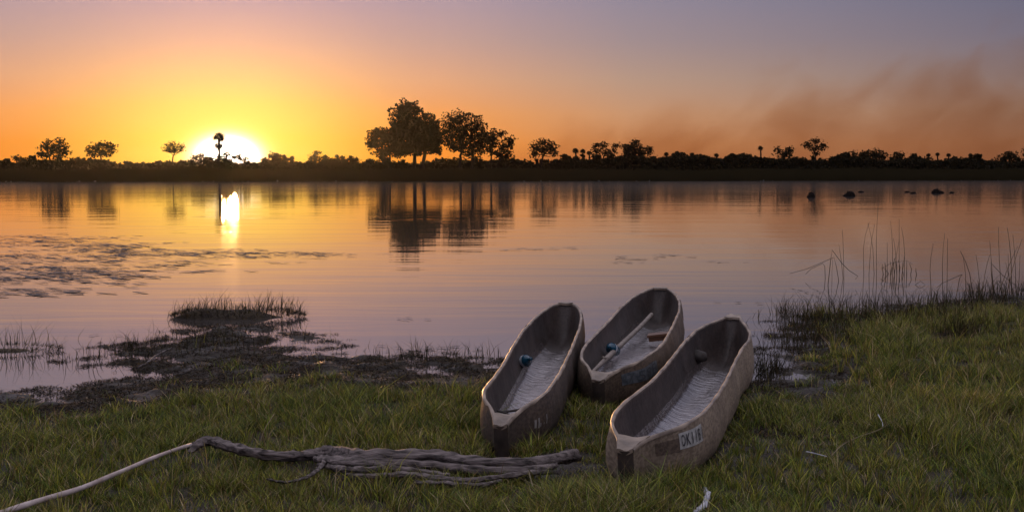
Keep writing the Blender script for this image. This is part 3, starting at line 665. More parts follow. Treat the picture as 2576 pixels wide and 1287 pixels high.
def make_canoe(ci, label, hull_m, inside_m, deck0, deck1):
    c = CANOES[ci]; L = c['len']; b0 = Vector((*c['bow'], c['zb'][0])); root = empty('canoe', b0)
    loc = lambda p: tuple(Vector(p) - b0)
    ss = np.concatenate([np.linspace(0, .6, 28), np.linspace(.6, L - .8, 60)[1:], np.linspace(L - .8, L, 28)[1:]])
    us = np.linspace(0, 1, 22)
    mb = MB(); rows = []
    for s in ss: rows.append([loc(canoe_pt(c, s, -1, u)) for u in us[::-1]] + [loc(canoe_pt(c, s, 1, u)) for u in us[1:]])
    mb.grid(rows)
    # blunt stem and stern faces
    for row, fl in ((rows[0], False), (rows[-1], True)):
        b = len(mb.v); mb.v.extend(row); f = tuple(range(b, b + len(row))); mb.f.append(f if not fl else f[::-1])
    hull = mb.build('hull', hull_m, root)
    # interior skin
    th = .020
    def inner(s, side, u):
        l, r = canoe_lr(c, s); xc = (l + r) / 2; w = (r - l) / 2 - th
        zr = float(canoe_zr(c, s)) - .004; fz = float(canoe_zb(c, s)) * .5 + (zr - .22) * .5 + .01
        a = (s - deck0) / .22; b = (L - deck1 - s) / .40; k = min(max(min(a, b), 0), 1); k = math.sin(k * math.pi / 2) ** .7
        kb = min(max(a * 3, 0), 1) if a < b else k
        f2 = zr - .012 - (zr - .012 - fz) * kb
        xi, zi = sect_in(u); xi = xi * k + (1 - k) * (xi * .6 + .4 * u)
        eb = min(max((s - (L - .95)) / .6, 0), 1); eb = eb * eb * (3 - 2 * eb); xi = xi * (1 - eb) + math.sin(u * math.pi / 2) * eb; zi = zi * (1 - eb) + (1 - math.cos(u * math.pi / 2)) * eb
        wob = .010 * math.sin(s * 4.3 + side * 1.3 + u * 4) * (1 - u) * k
        P = np.array(c['bow']) + c['u'] * s + c['n'] * (xc + side * w * xi)
        return Vector((P[0], P[1], f2 + (zr - f2) * zi + wob))
    si = np.concatenate([np.linspace(deck0, deck0 + .5, 22), np.linspace(deck0 + .5, L - deck1 - .8, 60)[1:], np.linspace(L - deck1 - .8, L - deck1, 26)[1:]])
    ui = np.array([0, .1, .2, .3, .38, .42, .45, .48, .52, .56, .62, .7, .8, .9, 1.0]); mi = MB()
    uw = [u for u in ui if u >= .48]; uf = [u for u in ui if u <= .48]; fl = MB()
    sf = [s for s in si if s <= L - deck1 - .75]; se = [s for s in si if s >= sf[-1]]
    mi.grid([[loc(inner(s, -1, u)) for u in uw[::-1]] for s in sf], flip=True); mi.grid([[loc(inner(s, 1, u)) for u in uw] for s in sf], flip=True)
    mi.grid([[loc(inner(s, -1, u)) for u in ui[::-1]] + [loc(inner(s, 1, u)) for u in ui[1:]] for s in se], flip=True)
    for s_ in (si[0], si[-1]):
        b = len(mi.v)
        mi.v.extend([loc(inner(s_, -1, u)) for u in ui[::-1]] + [loc(inner(s_, 1, u)) for u in ui[1:]]); mi.f.append(tuple(range(b, len(mi.v))))
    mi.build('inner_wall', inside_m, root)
    fl.grid([[loc(inner(s, -1, u)) for u in uf[::-1]] + [loc(inner(s, 1, u)) for u in uf[1:]] for s in sf], flip=True); fl.build('floor', M['wet_floor'], root)
    c['inner'] = inner
    # gunwale: worn lip that runs round the opening
    g = MB(); sg = np.linspace(0.0, L, 170)
    for side in (-1, 1):
        P4 = [[], [], [], [], []]
        for s in sg:
            l, r = canoe_lr(c, s); w = r if side > 0 else l; zr = float(canoe_zr(c, s)); j = .004 * math.sin(s * 4.1 + side) + .002 * math.sin(s * 11.7 + side * 2) + .0015 * (random.random() - .5)
            j2 = .003 * math.sin(s * 17 + side)
            base = np.array(c['bow']) + c['u'] * s
            for q, (dw, dz) in enumerate(((.003, -.014), (.003 + j2 * .5, .001), (-.007, .005 + j * .6), (-.017 - j2 * .5, .002 + j * .4), (-.021, -.012))):
                ww = w + side * dw
                if side * ww < .003 and side * w > 0: ww = side * .003
                p = base + c['n'] * ww; P4[q].append(loc((p[0], p[1], zr + dz)))
        g.grid(P4, flip=(side < 0))
    g.build('gunwale', M['rim'], root)
    # end decks and the dark stem block
    for nm, s0, s1 in (('bow_deck', -.012, deck0 + .012), ('stern_deck', L - deck1 - .02, L + .01)):
        d = MB(); rt = []; rbm = []
        for s in np.linspace(s0, s1, 9):
            l, r = canoe_lr(c, min(max(s, 0), L)); zr = float(canoe_zr(c, min(max(s, 0), L)))
            base = np.array(c['bow']) + c['u'] * s
            rowt = []
            for t in np.linspace(0.02, .98, 9):
                p = base + c['n'] * (l + (r - l) * t + .0); dip = -.010 * math.sin(math.pi * t) * (1 if nm == 'bow_deck' else .4) + .003 * math.sin(s * 70 + t * 9)
                rowt.append(loc((p[0], p[1], zr + .009 + dip)))
            rt.append(rowt); rbm.append([(a, b, cc - .022) for a, b, cc in rowt])
        d.grid(rt); d.grid(rbm, flip=True)
        d.grid([rt[0], rbm[0]], flip=False); d.grid([rt[-1], rbm[-1]], flip=True)
        d.grid([[r_[0] for r_ in rt], [r_[0] for r_ in rbm]], flip=True); d.grid([[r_[-1] for r_ in rt], [r_[-1] for r_ in rbm]])
        d.build(nm, M['rim'], root)
    # stem
    l, r = canoe_lr(c, 0); zr = float(canoe_zr(c, 0)); st = MB(); rows = []
    for zf in np.linspace(0, 1, 6):
        z = c['zb'][0] + .02 + (zr - .006 - c['zb'][0] - .02) * zf; sft = .05 * (1 - zf) - .012 + .004 * math.sin(zf * 9)
        row = []
        for (ds, t) in ((.05, -.03), (0, .06), (-.008, .5), (0, .94), (.05, 1.03)):
            p = np.array(c['bow']) + c['u'] * (sft + ds) + c['n'] * (l + (r - l) * t); row.append(loc((p[0], p[1], z)))
        rows.append(row)
    st.grid(rows, flip=False); st.build('stem', M['stem'], root)
    tag(root, label, 'canoe', 'dugout canoes drawn up on the bank')
    return root, b0
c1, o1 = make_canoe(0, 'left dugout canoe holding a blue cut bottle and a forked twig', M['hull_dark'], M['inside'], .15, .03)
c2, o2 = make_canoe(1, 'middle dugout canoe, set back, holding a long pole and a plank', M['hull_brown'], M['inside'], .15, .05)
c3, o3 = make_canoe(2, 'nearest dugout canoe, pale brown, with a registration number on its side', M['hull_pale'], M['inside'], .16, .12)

def skin_patch(c, o, root, s0, s1, u0, u1, off, name, material, n=10, side=1, shear=0.0, thick=.0015):
    mb = MB(); rows = []
    for i in range(n + 1):
        s = s0 + (s1 - s0) * i / n; rows.append([tuple(canoe_pt(c, s, side, u0 + (u1 - u0) * j / 6 + shear * i / n, off) - o) for j in range(7)])
    mb.grid(rows, flip=True); return mb.build(name, material, root)
def skin_text(body, c, o, root, s0, s1, u0, u1, off, material, name='lettering'):
    cu = bpy.data.curves.new('t', 'FONT'); cu.body = body; cu.size = 1.0; cu.offset = .0; cu.space_character = 1.15; cu.resolution_u = 3
    ob = bpy.data.objects.new('t', cu); col.objects.link(ob); dg = bpy.context.evaluated_depsgraph_get(); dg.update()
    me = bpy.data.meshes.new_from_object(ob.evaluated_get(dg)); bpy.data.objects.remove(ob)
    xs = [v.co.x for v in me.vertices]; ys = [v.co.y for v in me.vertices]; x0, x1, y0, y1 = min(xs), max(xs), min(ys), max(ys)
    b_ = bmesh.new(); b_.from_mesh(me); bmesh.ops.triangulate(b_, faces=b_.faces); bmesh.ops.subdivide_edges(b_, edges=b_.edges, cuts=3, use_grid_fill=True); b_.to_mesh(me); b_.free()
    for v in me.vertices:
        s = s0 + (s1 - s0) * ((v.co.x - x0) / (x1 - x0)) ** 1.35; u = u0 + (u1 - u0) * (v.co.y - y0) / (y1 - y0)
        v.co = canoe_pt(c, s, 1, u, off) - o
    me.materials.clear()
    return link(name, me, material, root)
plate = skin_patch(CANOES[2], o3, c3, .33, .55, .79, .945, .004, 'registration_plate', M['plate_white'])
tx = skin_text('OK1181', CANOES[2], o3, c3, .34, .535, .815, .925, .009, M['ink']); tx.parent = plate
skin_patch(CANOES[2], o3, c3, .20, .33, .77, .90, .003, 'worn_patch', M['hull_brown'])
fp = skin_patch(CANOES[1], o2, c2, .24, .78, .74, .90, .003, 'faded_paint_patch', M['faded_paint'])
M['faded_ink'] = mat('faded_ink', (.055, .065, .075), .7)
tx2 = skin_text('I758E', CANOES[1], o2, c2, .27, .74, .76, .88, .006, M['faded_ink']); tx2.parent = fp
for (sa, sb, ua, ub) in ((.355, .375, .70, .79), (.39, .405, .69, .80), (.41, .42, .70, .74), (.45, .46, .71, .73), (.49, .505, .70, .80)):
    skin_patch(CANOES[0], o1, c1, sa, sb, ua, ub, .003, 'paint_fleck', M['worn_white'], n=3)

def canoe_floor(ci, s, w, dz=0.0):
    c = CANOES[ci]; P = np.array(c['bow']) + c['u'] * s + c['n'] * w
    return Vector((P[0], P[1], float(canoe_zb(c, s)) + .045 + dz))
def put(pt, name, rz=0): return empty(name, pt, rz)
# cut plastic bottles used as bailers
M['blue_plastic'] = mat('blue_plastic', (.008, .09, .16), .2)
M['blue_plastic'].node_tree.nodes['Principled BSDF'].inputs['Transmission Weight'].default_value = .35
M['bottle_label'] = mat('bottle_label', (.65, .72, .8), .35)
def bailer(ci, s, w, rz, label, dz=.175, roll=.3):
    root = empty('cut_bottle', canoe_floor(ci, s, w, dz)); root.rotation_euler = (R(70), roll, rz); root.scale = (.8, .8, .8)
    mb = MB(); prof_ = [(-.11, .045), (-.10, .055), (-.05, .06), (0, .055), (.03, .06), (.07, .058), (.10, .035), (.12, .016), (.135, .015)]
    K = 18; P = []
    for (z, r_) in prof_:
        lo = .45 if z < -.02 else 0
        P.append([(r_ * math.cos(2 * math.pi * k / K), r_ * math.sin(2 * math.pi * k / K), z) for k in range(K + 1)])
    mb.grid(P[1:] if True else P); P2 = [[(x * .94, y * .94, z) for x, y, z in row] for row in P[1:]]; mb.grid(P2, flip=True); mb.build('bottle_body', M['blue_plastic'], root)
    lb = MB(); lb.grid([[(.0615 * math.cos(a), .0615 * math.sin(a), z) for a in np.linspace(0, 6.2832, 20)] for z in (.03, .05, .07)]); lb.build('bottle_label', M['bottle_label'], root)
    cp = MB(); cp.tube([(0, 0, .13), (0, 0, .15)], [.018, .018], 12); cp.build('cap', M['blue_plastic'], root)
    return tag(root, label, 'bottle', 'blue cut plastic bottles in the canoes')
bailer(0, 2.65, -.165, .5, 'blue cut plastic bottle lying in the left canoe')
bailer(1, 1.80, -.115, -.5, 'blue cut plastic bottle beside the pole in the middle canoe')
M['pole_wood'] = mat('pole_wood', rough=.6, build=noise_col(12, (.16, .13, .11), (.30, .25, .21), vec_scale=(1, 1, 1), bump=.4, dist=.003))
M['dark_wood'] = mat('dark_wood', rough=.7, build=noise_col(12, (.02, .016, .014), (.05, .04, .035), bump=.4, dist=.003))
M['plank_wood'] = mat('plank_wood', rough=.5, build=noise_col(8, (.09, .038, .02), (.18, .08, .04), vec_scale=(1, 6, 1)))
# pole in the middle canoe
pa = canoe_floor(1, .42, -.10, .17); pb = canoe_floor(1, 4.35, -.02, .24); mid = canoe_floor(1, 2.3, -.10, .16)
rt = empty('punting_pole', pa); mb = MB(); pts = [p - pa for p in catmull([pa, pa.lerp(mid, .5), mid, mid.lerp(pb, .55) + Vector((.01, 0, .0)), pb], 8)]
mb.tube(pts, [.012 + .010 * min(1, i / 8) for i in range(len(pts))], 8); mb.build('shaft', M['pole_wood'], rt)
mb = MB(); mb.tube([pts[7], pts[7] + Vector((-.03, -.05, .02)), pts[7] + Vector((-.01, -.16, .03))][::-1], [.006, .010, .014], 6); mb.build('fork_stub', M['pole_wood'], rt)
tag(rt, 'slightly bent wooden punting pole lying lengthwise in the middle canoe', 'pole')
# plank seat
pc = canoe_floor(1, 3.2, .17, .16); mb = MB(); ang = math.atan2(CANOES[1]['u'][0], CANOES[1]['u'][1])
mb.box((0, 0, 0), (.24, .17, .022)); mb.box((.0, -.06, -.03), (.22, .022, .045)); o = mb.build('plank', M['plank_wood'], None, smooth=False); o.location = pc; o.rotation_euler = (0, R(-8), -ang)
tag(o, 'reddish-brown plank seat at the right side of the middle canoe', 'plank')
# twig in the left canoe
pt = canoe_floor(0, .42, .02, .155); rt = empty('twig', pt); mb = MB()
mb.tube([(-.09, .02, .02), (-.04, .03, .012), (.02, .055, .016), (.075, .075, .02)], [.006, .007, .008, .009], 6); mb.tube([(-.09, .02, .02), (-.04, -.02, .015), (-.015, -.045, .012)], [.006, .006, .004], 6); mb.build('stick', M['dark_wood'], rt)
tag(rt, 'dark forked twig on the floor at the near end of the left canoe', 'twig')
# dark ball of mud/weed in the near canoe
bm = bmesh.new(); bmesh.ops.create_icosphere(bm, subdivisions=3, radius=.075)
for v in bm.verts: v.co *= 1 + .10 * math.sin(v.co.x * 60) * math.cos(v.co.y * 55 + v.co.z * 40); v.co.z *= .72
me = bpy.data.meshes.new('bundle'); bm.to_mesh(me); bm.free(); me.polygons.foreach_set('use_smooth', [True] * len(me.polygons))
o = link('bundle', me, M['dark_wood']); o.location = canoe_floor(2, 3.72, -.17, .20); tag(o, 'round dark lump lying against the inner left side of the nearest canoe', 'bundle')

# ------------------------------------------------------------------ driftwood and pole
M['drift'] = mat('drift', rough=.75, build=noise_col(7, (.025, .018, .016), (.23, .19, .18), vec_scale=(1, 6, 6), bump=1.0, bscale=16, dist=.012))
def gz_at(px, py, lift=0.0):
    p = gnd(px, py, .12)
    for _ in range(5):
        h = float(sample_h(np.array([p.x]), np.array([p.y]))[0]) + lift; p = gnd(px, py, h)
    return p
def limb(root, base, pts_px, radii, lift, name='limb', sides=14, squash=.8, gn=.25):
    P = [gz_at(px, py, l_ + .03) for (px, py), l_ in zip(pts_px, lift)]; C = catmull(P, 8); n = len(C)
    rr = np.interp(np.linspace(0, 1, n), np.linspace(0, 1, len(radii)), radii) * (1.2 if len(radii) > 10 else .85)
    rs = np.random.default_rng(int(pts_px[0][0])); rr = rr * (1 + gn * .5 * np.sin(np.arange(n) * .9 + rs.random() * 6) * rs.random(n))
    mb = MB(); mb.tube([p - base for p in C], list(rr), sides, squash=squash)
    # lengthwise ridges, then knots
    ph = rs.random(sides) * 6.28
    for i in range(n):
        cc = C[i] - base
        for k in range(sides):
            v = Vector(mb.v[i * sides + k]); f_ = 1 + .30 * math.sin(ph[k] + i * .11) * (1 if gn > .05 else 0); mb.v[i * sides + k] = tuple(cc + (v - cc) * f_)
    mb.v = [(x + .004 * math.sin(37 * x + 11 * z * 9 + i), y, z + .004 * math.sin(29 * x + i * 2.1)) for i, (x, y, z) in enumerate(mb.v)]
    return mb.build(name, M['drift'], root)
b = gz_at(960, 1160); dw = empty('driftwood', b)
limb(dw, b, [(478, 1137), (500, 1116), (530, 1108), (580, 1124), (650, 1140), (720, 1146), (790, 1142), (830, 1134), (900, 1146), (1000, 1148), (1100, 1150), (1180, 1162), (1290, 1164), (1380, 1156), (1452, 1142)],
     [.012, .020, .023, .024, .026, .026, .028, .030, .032, .034, .034, .033, .031, .030, .030], [.05, .09, .10, .09, .07, .06, .06, .07, .07, .07, .07, .06, .06, .06, .07])
limb(dw, b, [(795, 1152), (830, 1158), (900, 1165), (1000, 1168), (1100, 1172), (1220, 1182), (1330, 1180), (1400, 1168)], [.022, .034, .036, .036, .034, .03, .028, .02], [.05, .05, .05, .05, .04, .04, .04, .04])
limb(dw, b, [(800, 1166), (860, 1178), (930, 1182), (980, 1176), (1060, 1186), (1130, 1196)], [.014, .022, .026, .02, .022, .016], [.03, .03, .035, .04, .03, .02])
limb(dw, b, [(870, 1192), (940, 1196), (1020, 1192), (1110, 1204), (1180, 1208), (1250, 1200), (1340, 1188), (1410, 1186)], [.008, .014, .016, .020, .020, .018, .018, .012], [.02, .025, .03, .03, .03, .03, .03, .03])
limb(dw, b, [(670, 1204), (720, 1212), (770, 1200), (800, 1180), (815, 1160)], [.005, .009, .012, .013, .014], [.02, .025, .03, .04, .05], gn=.1)
limb(dw, b, [(1040, 1212), (1110, 1216), (1200, 1220), (1260, 1208)], [.010, .018, .018, .010], [.02, .02, .02, .02])
limb(dw, b, [(735, 1143), (738, 1131)], [.012, .007], [.07, .085], name='knot', gn=.0)
tag(dw, 'long gnarled grey driftwood branch lying in the grass before the canoes', 'driftwood')
M['pale_wood'] = mat('pale_wood', rough=.55, build=noise_col(10, (.34, .27, .25), (.60, .52, .50), vec_scale=(1, 1, 1), bump=.3, dist=.003))
pA = gz_at(481, 1117, .075); pts_px = [(481, 1117), (400, 1145), (300, 1187), (200, 1228), (100, 1258), (0, 1290), (-120, 1328), (-260, 1375)]
P = [gz_at(a, b_, l_) - pA for (a, b_), l_ in zip(pts_px, (.075, .08, .085, .085, .08, .07, .06, .05))]
mb = MB(); C = catmull(P, 6); mb.tube(C, list(np.linspace(.010, .0165, len(C)) * (1 + .05 * np.sin(np.arange(len(C))))), 10)
o = mb.build('long_pole', M['pale_wood']); o.location = pA; tag(o, 'pale peeled pole slanting through the grass at the lower left', 'pole')
# small pieces in the lower right foreground
M['white_rag'] = mat('white_rag', (.55, .56, .62), .6, build=noise_col(20, (.35, .36, .42), (.65, .66, .72), bump=.8, dist=.006))
def lump_chain(name, pts_px, radii, lifts, material, label, cat, base_px):
    b = gz_at(*base_px); mb = MB(); P = [gz_at(a, c_, l_) - b for (a, c_), l_ in zip(pts_px, lifts)]; C = catmull(P, 5); n = len(C)
    rr = np.interp(np.linspace(0, 1, n), np.linspace(0, 1, len(radii)), radii); mb.tube(C, list(rr * (1 + .2 * np.sin(np.arange(n) * 1.7))), 9, squash=.75)
    mb.v = [(x + .003 * math.sin(i * 1.7), y + .003 * math.sin(i * 2.9), z + .004 * math.sin(i * 1.3)) for i, (x, y, z) in enumerate(mb.v)]
    o = mb.build(name, material); o.location = b; return tag(o, label, cat)
lump_chain('rag', [(1772, 1228), (1780, 1240), (1777, 1256), (1774, 1268), (1760, 1280), (1745, 1292)], [.010, .016, .013, .016, .014, .010], [.05, .055, .05, .05, .045, .03], M['white_rag'], 'crumpled white strip lying in the grass below the nearest canoe', 'litter', (1774, 1262))
lump_chain('wood_chunk', [(1640, 1228), (1620, 1240), (1600, 1262), (1585, 1290)], [.012, .020, .026, .022], [.03, .04, .045, .03], M['drift'], 'short weathered wood chunk in the grass below the nearest canoe', 'driftwood', (1610, 1250))
lump_chain('stick', [(345, 925), (375, 908), (395, 892), (432, 874)], [.006, .009, .010, .005], [.02, .03, .03, .03], M['drift'], 'bare curved stick lying on the mud below the grassy islet', 'stick', (385, 900))

def straw(pts_px, lifts, r_, material, label):
    b = gz_at(*pts_px[0]); mb = MB(); P = [gz_at(a, c_, l_) - b for (a, c_), l_ in zip(pts_px, lifts)]; C = catmull(P, 5); mb.tube(C, list(np.linspace(r_, r_ * .5, len(C))), 6)
    o = mb.build('twig', material); o.location = b; return tag(o, label, 'twig')
M['straw'] = mat('straw', (.17, .13, .065), .7)
straw([(2088, 1149), (2120, 1118), (2160, 1098), (2215, 1078), (2276, 1040)], (.03, .05, .055, .06, .07), .0035, M['straw'], 'longest straw-coloured twig slanting up through the grass right of the canoes')
straw([(2028, 1135), (2052, 1140), (2080, 1147)], (.05, .06, .05), .004, M['white_rag'], 'short bleached twig below the long straw-coloured twig')
straw([(2209, 1042), (2219, 1060), (2221, 1072)], (.10, .07, .06), .004, M['white_rag'], 'small pale curved twig touching the long straw-coloured twig')
straw([(2155, 1128), (2175, 1132), (2192, 1134)], (.05, .06, .05), .003, M['straw'], 'tiny pale twig lying just under the long straw-coloured twig')
straw([(690, 1040), (665, 1080), (655, 1110)], (.12, .07, .03), .003, M['straw'], 'thin dry stalk leaning in the grass above the driftwood')
straw([(1330, 1185), (1345, 1240), (1352, 1262)], (.07, .05, .03), .004, M['straw'], 'thin dry stalk crossing the right end of the driftwood')

# ------------------------------------------------------------------ near vegetation
def blades(P, H, Wd, lean, colors, tips=None, seg=2, curl=.5):
    """P (n,3) roots, H heights, Wd widths, lean (n,2) horizontal throw of the tip; returns verts, quads-as-tris, vertex colours"""
    n = len(P); az = rng.random(n) * math.pi; dx = np.cos(az) * Wd / 2; dy = np.sin(az) * Wd / 2
    rows = []
    for t, wf in ((0, 1.0), (.5, .8), (1.0, 0)):
        c = P + np.stack([lean[:, 0] * t ** 1.8, lean[:, 1] * t ** 1.8, H * (t - .25 * curl * t * t)], -1)
        if wf > 0:
            o = np.stack([dx * wf, dy * wf, np.zeros(n)], -1); rows.append(c - o); rows.append(c + o)
        else: rows.append(c)
    Vv = np.stack(rows, 1).reshape(-1, 3); b = np.arange(n)[:, None] * 5
    F = np.stack([b + np.array([0, 1, 3]), b + np.array([0, 3, 2]), b + np.array([2, 3, 4])], 1).reshape(-1, 3)
    Cc = np.repeat(colors, 5, axis=0)
    return Vv, F, Cc
def pick(n, palette, wts):
    idx = rng.choice(len(palette), size=n, p=np.array(wts) / sum(wts)); c = np.array(palette)[idx]
    return c * (.35 + 1.35 * rng.random((n, 1)) ** 1.6)
GREENS = [(.065, .105, .018), (.16, .215, .03), (.34, .335, .045), (.28, .20, .065), (.46, .37, .21), (.11, .07, .038)]
LA, LB = gnd(780, 1185, .12), gnd(1460, 1172, .12)
def log_clear(x, y):
    ''' trampled, shorter grass where the driftwood was dragged '''
    ax, ay = LA.x, LA.y; bx, by = LB.x - ax, LB.y - ay; t = np.clip(((x - ax) * bx + (y - ay) * by) / (bx * bx + by * by), 0, 1)
    d_ = np.hypot(x - ax - t * bx, y - ay - t * by); return np.where(d_ < .17, .35, np.where(d_ < .27, .7, 1.0))
def grass_field():
    # candidates, denser where nearer
    n = 980000; y = 4.9 + (14.5 - 4.9) * rng.random(n) ** 1.45; x = rng.uniform(-1, 1, n) * (y * .43 + .55) + .05
    h = sample_h(x, y); d = shore_dist(x, y)
    rightness = np.clip((x - 1.9) / 1.5, 0, 1)
    m1 = fbm(x * 1.1 + 40, y * 1.1, 3); m2 = fbm(x * 3.5 + 11, y * 3.5 + 3, 3); m3 = fbm(x * 9 + 3, y * 9 + 7, 2)
    # the mud left of the canoes is nearly bare
    keep = np.clip((h - .045 + .028 * np.clip((x + .6) / .9, 0, 1) + .03 * rightness + (m2 - .5) * .05) / .035, 0, 1) ** 1.3 * (.07 + .93 * np.clip((m3 - .40) * 4.2, 0, 1) * np.clip((m2 - .30) * 3.4, .12, 1))
    k = (rng.random(n) < keep) & ~in_canoe(x, y, .97) & (h > .004)
    x, y, h, m1, m2, m3, rightness, d = [a[k] for a in (x, y, h, m1, m2, m3, rightness, d)]; n = len(x)
    tall = np.clip((m1 - .36) * 2.8, 0, 1) * (.3 + .7 * np.clip((m2 - .35) * 3, 0, 1))
    H = (.025 + .05 * rng.random(n) ** 1.5) + tall * (.04 + .13 * rng.random(n) ** 1.4) + rightness * tall * .05
    H *= np.where(rng.random(n) > .985, 1.7, 1.0) * log_clear(x, y)
    Wd = .0026 + .0032 * rng.random(n)
    ld = rng.normal(size=(n, 2)) * (H * .55)[:, None]
    # colour changes patch by patch: green, olive, straw, brown
    t = np.clip((fbm(x * .9 + 5, y * .9 + 2, 3) - .35) * 3.0, 0, 1)[:, None]
    ca = pick(n, GREENS, (5, 5, 3, 1.5, .8, 1)); cb = pick(n, GREENS, (3, 4, 5, 3.5, 2, 1.5)); C = np.where(rng.random((n, 1)) < t, cb, ca)
    return blades(np.stack([x, y, h - .006], -1), H, Wd, ld, C)
V_, F_, C_ = grass_field()
print('grass tris', len(F_))
tag(link('grass', np_mesh('grass', V_, F_, C_), M['grass']), 'short green and straw-coloured grass covering the near bank', 'grass', kind='stuff')
def tall_tufts():
    rs = rng; Ps = []; Hs = []; Ls = []; Cs = []
    def tuft(x, y, n, H, spread, pal=GREENS, w=(2, 3, 5, 3, 2, .5)):
        a = rs.random(n) * 2 * math.pi; r_ = spread * .25 * rs.random(n); px = x + np.cos(a) * r_; py = y + np.sin(a) * r_
        hh = sample_h(px, py); hh = np.maximum(hh, -.05); Ps.append(np.stack([px, py, hh - .005], -1)); h_ = H * (.45 + .65 * rs.random(n)); Hs.append(h_)
        th = .35 + .3 * rs.random(n); Ls.append(np.stack([np.cos(a), np.sin(a)], -1) * (h_ * th)[:, None] * spread / .1 * .9 + rs.normal(size=(n, 2)) * .01); Cs.append(pick(n, pal, w))
    k = 0
    while k < 1900:
        y = 5.0 + 9 * rs.random() ** 1.4; x = rs.uniform(-1, 1) * (y * .43 + .5)
        h = float(sample_h(np.array([x]), np.array([y]))[0]); m_ = float(fbm(x * .8 + 3, y * .8 + 9, 3))
        if h < .07 - .06 * min(max((x - 1.9), 0), 1) or in_canoe(np.array([x]), np.array([y]), 1.25)[0] or rs.random() > (m_ - .25) * 2 or float(log_clear(np.array([x]), np.array([y]))[0]) < 1: continue
        tuft(x, y, rs.integers(8, 34), .08 + .12 * rs.random() ** 1.7 + (.06 if x > 2.4 else 0), .10); k += 1
    return blades(np.concatenate(Ps), np.concatenate(Hs), .0028 + .0028 * rng.random(sum(map(len, Hs))), np.concatenate(Ls), np.concatenate(Cs), curl=.6)
V_, F_, C_ = tall_tufts()
tag(link('grass_tufts', np_mesh('grass_tufts', V_, F_, C_), M['grass']), 'taller arching grass tufts standing out of the near turf', 'grass', kind='stuff')
# dark wet plant litter on the mud
DK = [(.012, .008, .006), (.035, .024, .015), (.075, .05, .03), (.045, .045, .018), (.20, .16, .11)]
def mud_litter():
    n = 420000; y = 7.2 + 8.8 * rng.random(n); x = rng.uniform(-1, 1, n) * (y * .43 + .5); h = sample_h(x, y); d = shore_dist(x, y)
    m_ = fbm(x * 4 + 8, y * 4 + 1, 3)
    k = (h > -.015 - .012 * (m_ > .52)) & (h < .10) & (np.abs(d) < 2.4) & (rng.random(n) < np.clip((m_ - .28) * 3.2, .08, 1)) & ~in_canoe(x, y, 1.0)
    x, y, h = x[k], y[k], np.maximum(h[k], .0); n = len(x); a = rng.random(n) * 2 * math.pi; Ln = .02 + .10 * rng.random(n) ** 2
    return blades(np.stack([x, y, h + .002], -1), .004 + .022 * rng.random(n) ** 2, .004 + .006 * rng.random(n), np.stack([np.cos(a), np.sin(a) * .8], -1) * Ln[:, None], pick(n, DK, (5, 5, 4, 2, .5)))
V_, F_, C_ = mud_litter()
print('litter tris', len(F_))
tag(link('plant_litter', np_mesh('plant_litter', V_, F_, C_), M['litter']), 'wet brown plant litter strewn over the muddy waterline', 'plant litter', kind='stuff')
# thin sprigs in the shallows
def sprigs():
    Ps = []; n = 0
    zones = [((500, 870), 220, 26, 260), ((150, 905), 170, 20, 90), ((330, 885), 80, 16, 60), ((1100, 895), 160, 14, 150), ((2000, 800), 60, 16, 130), ((2150, 800), 150, 18, 420), ((2380, 790), 120, 30, 420), ((2500, 760), 110, 26, 460), ((2060, 830), 90, 30, 200), ((2230, 815), 110, 24, 220), ((1975, 785), 22, 10, 70), ((1990, 860), 50, 26, 160), ((1930, 930), 40, 30, 260), ((2060, 860), 120, 12, 160), ((2420, 850), 60, 22, 240), ((2250,770),140,10,120)]
    for (cx, cyy), rx, ry, m_ in zones:
        for _ in range(m_):
            p = gnd(cx + rng.normal() * rx * .6, cyy + rng.normal() * ry * .6); Ps.append(p)
    P = np.array([[p.x, p.y, 0] for p in Ps]); hh = sample_h(P[:, 0], P[:, 1]); k = (hh > -.30) & ~in_canoe(P[:, 0], P[:, 1], 1.1); P = P[k]; hh = hh[k]; n = len(P)
    P[:, 2] = np.maximum(hh, -.08); H = .05 + .16 * rng.random(n) ** 1.8 + .06; right = (P[:, 0] > 3.0)
    H = H * np.where(right, 1.5, 1.0)
    return blades(P, H, .004 + .003 * rng.random(n), rng.normal(size=(n, 2)) * (H * .35)[:, None], pick(n, [(.03, .03, .012), (.05, .045, .018), (.06, .04, .02)], (1, 1, 1)))
V_, F_, C_ = sprigs()
tag(link('marsh_sprigs', np_mesh('marsh_sprigs', V_, F_, C_), M['litter']), 'thin dark marsh sprigs poking out of the shallows', 'marsh plants', kind='stuff')

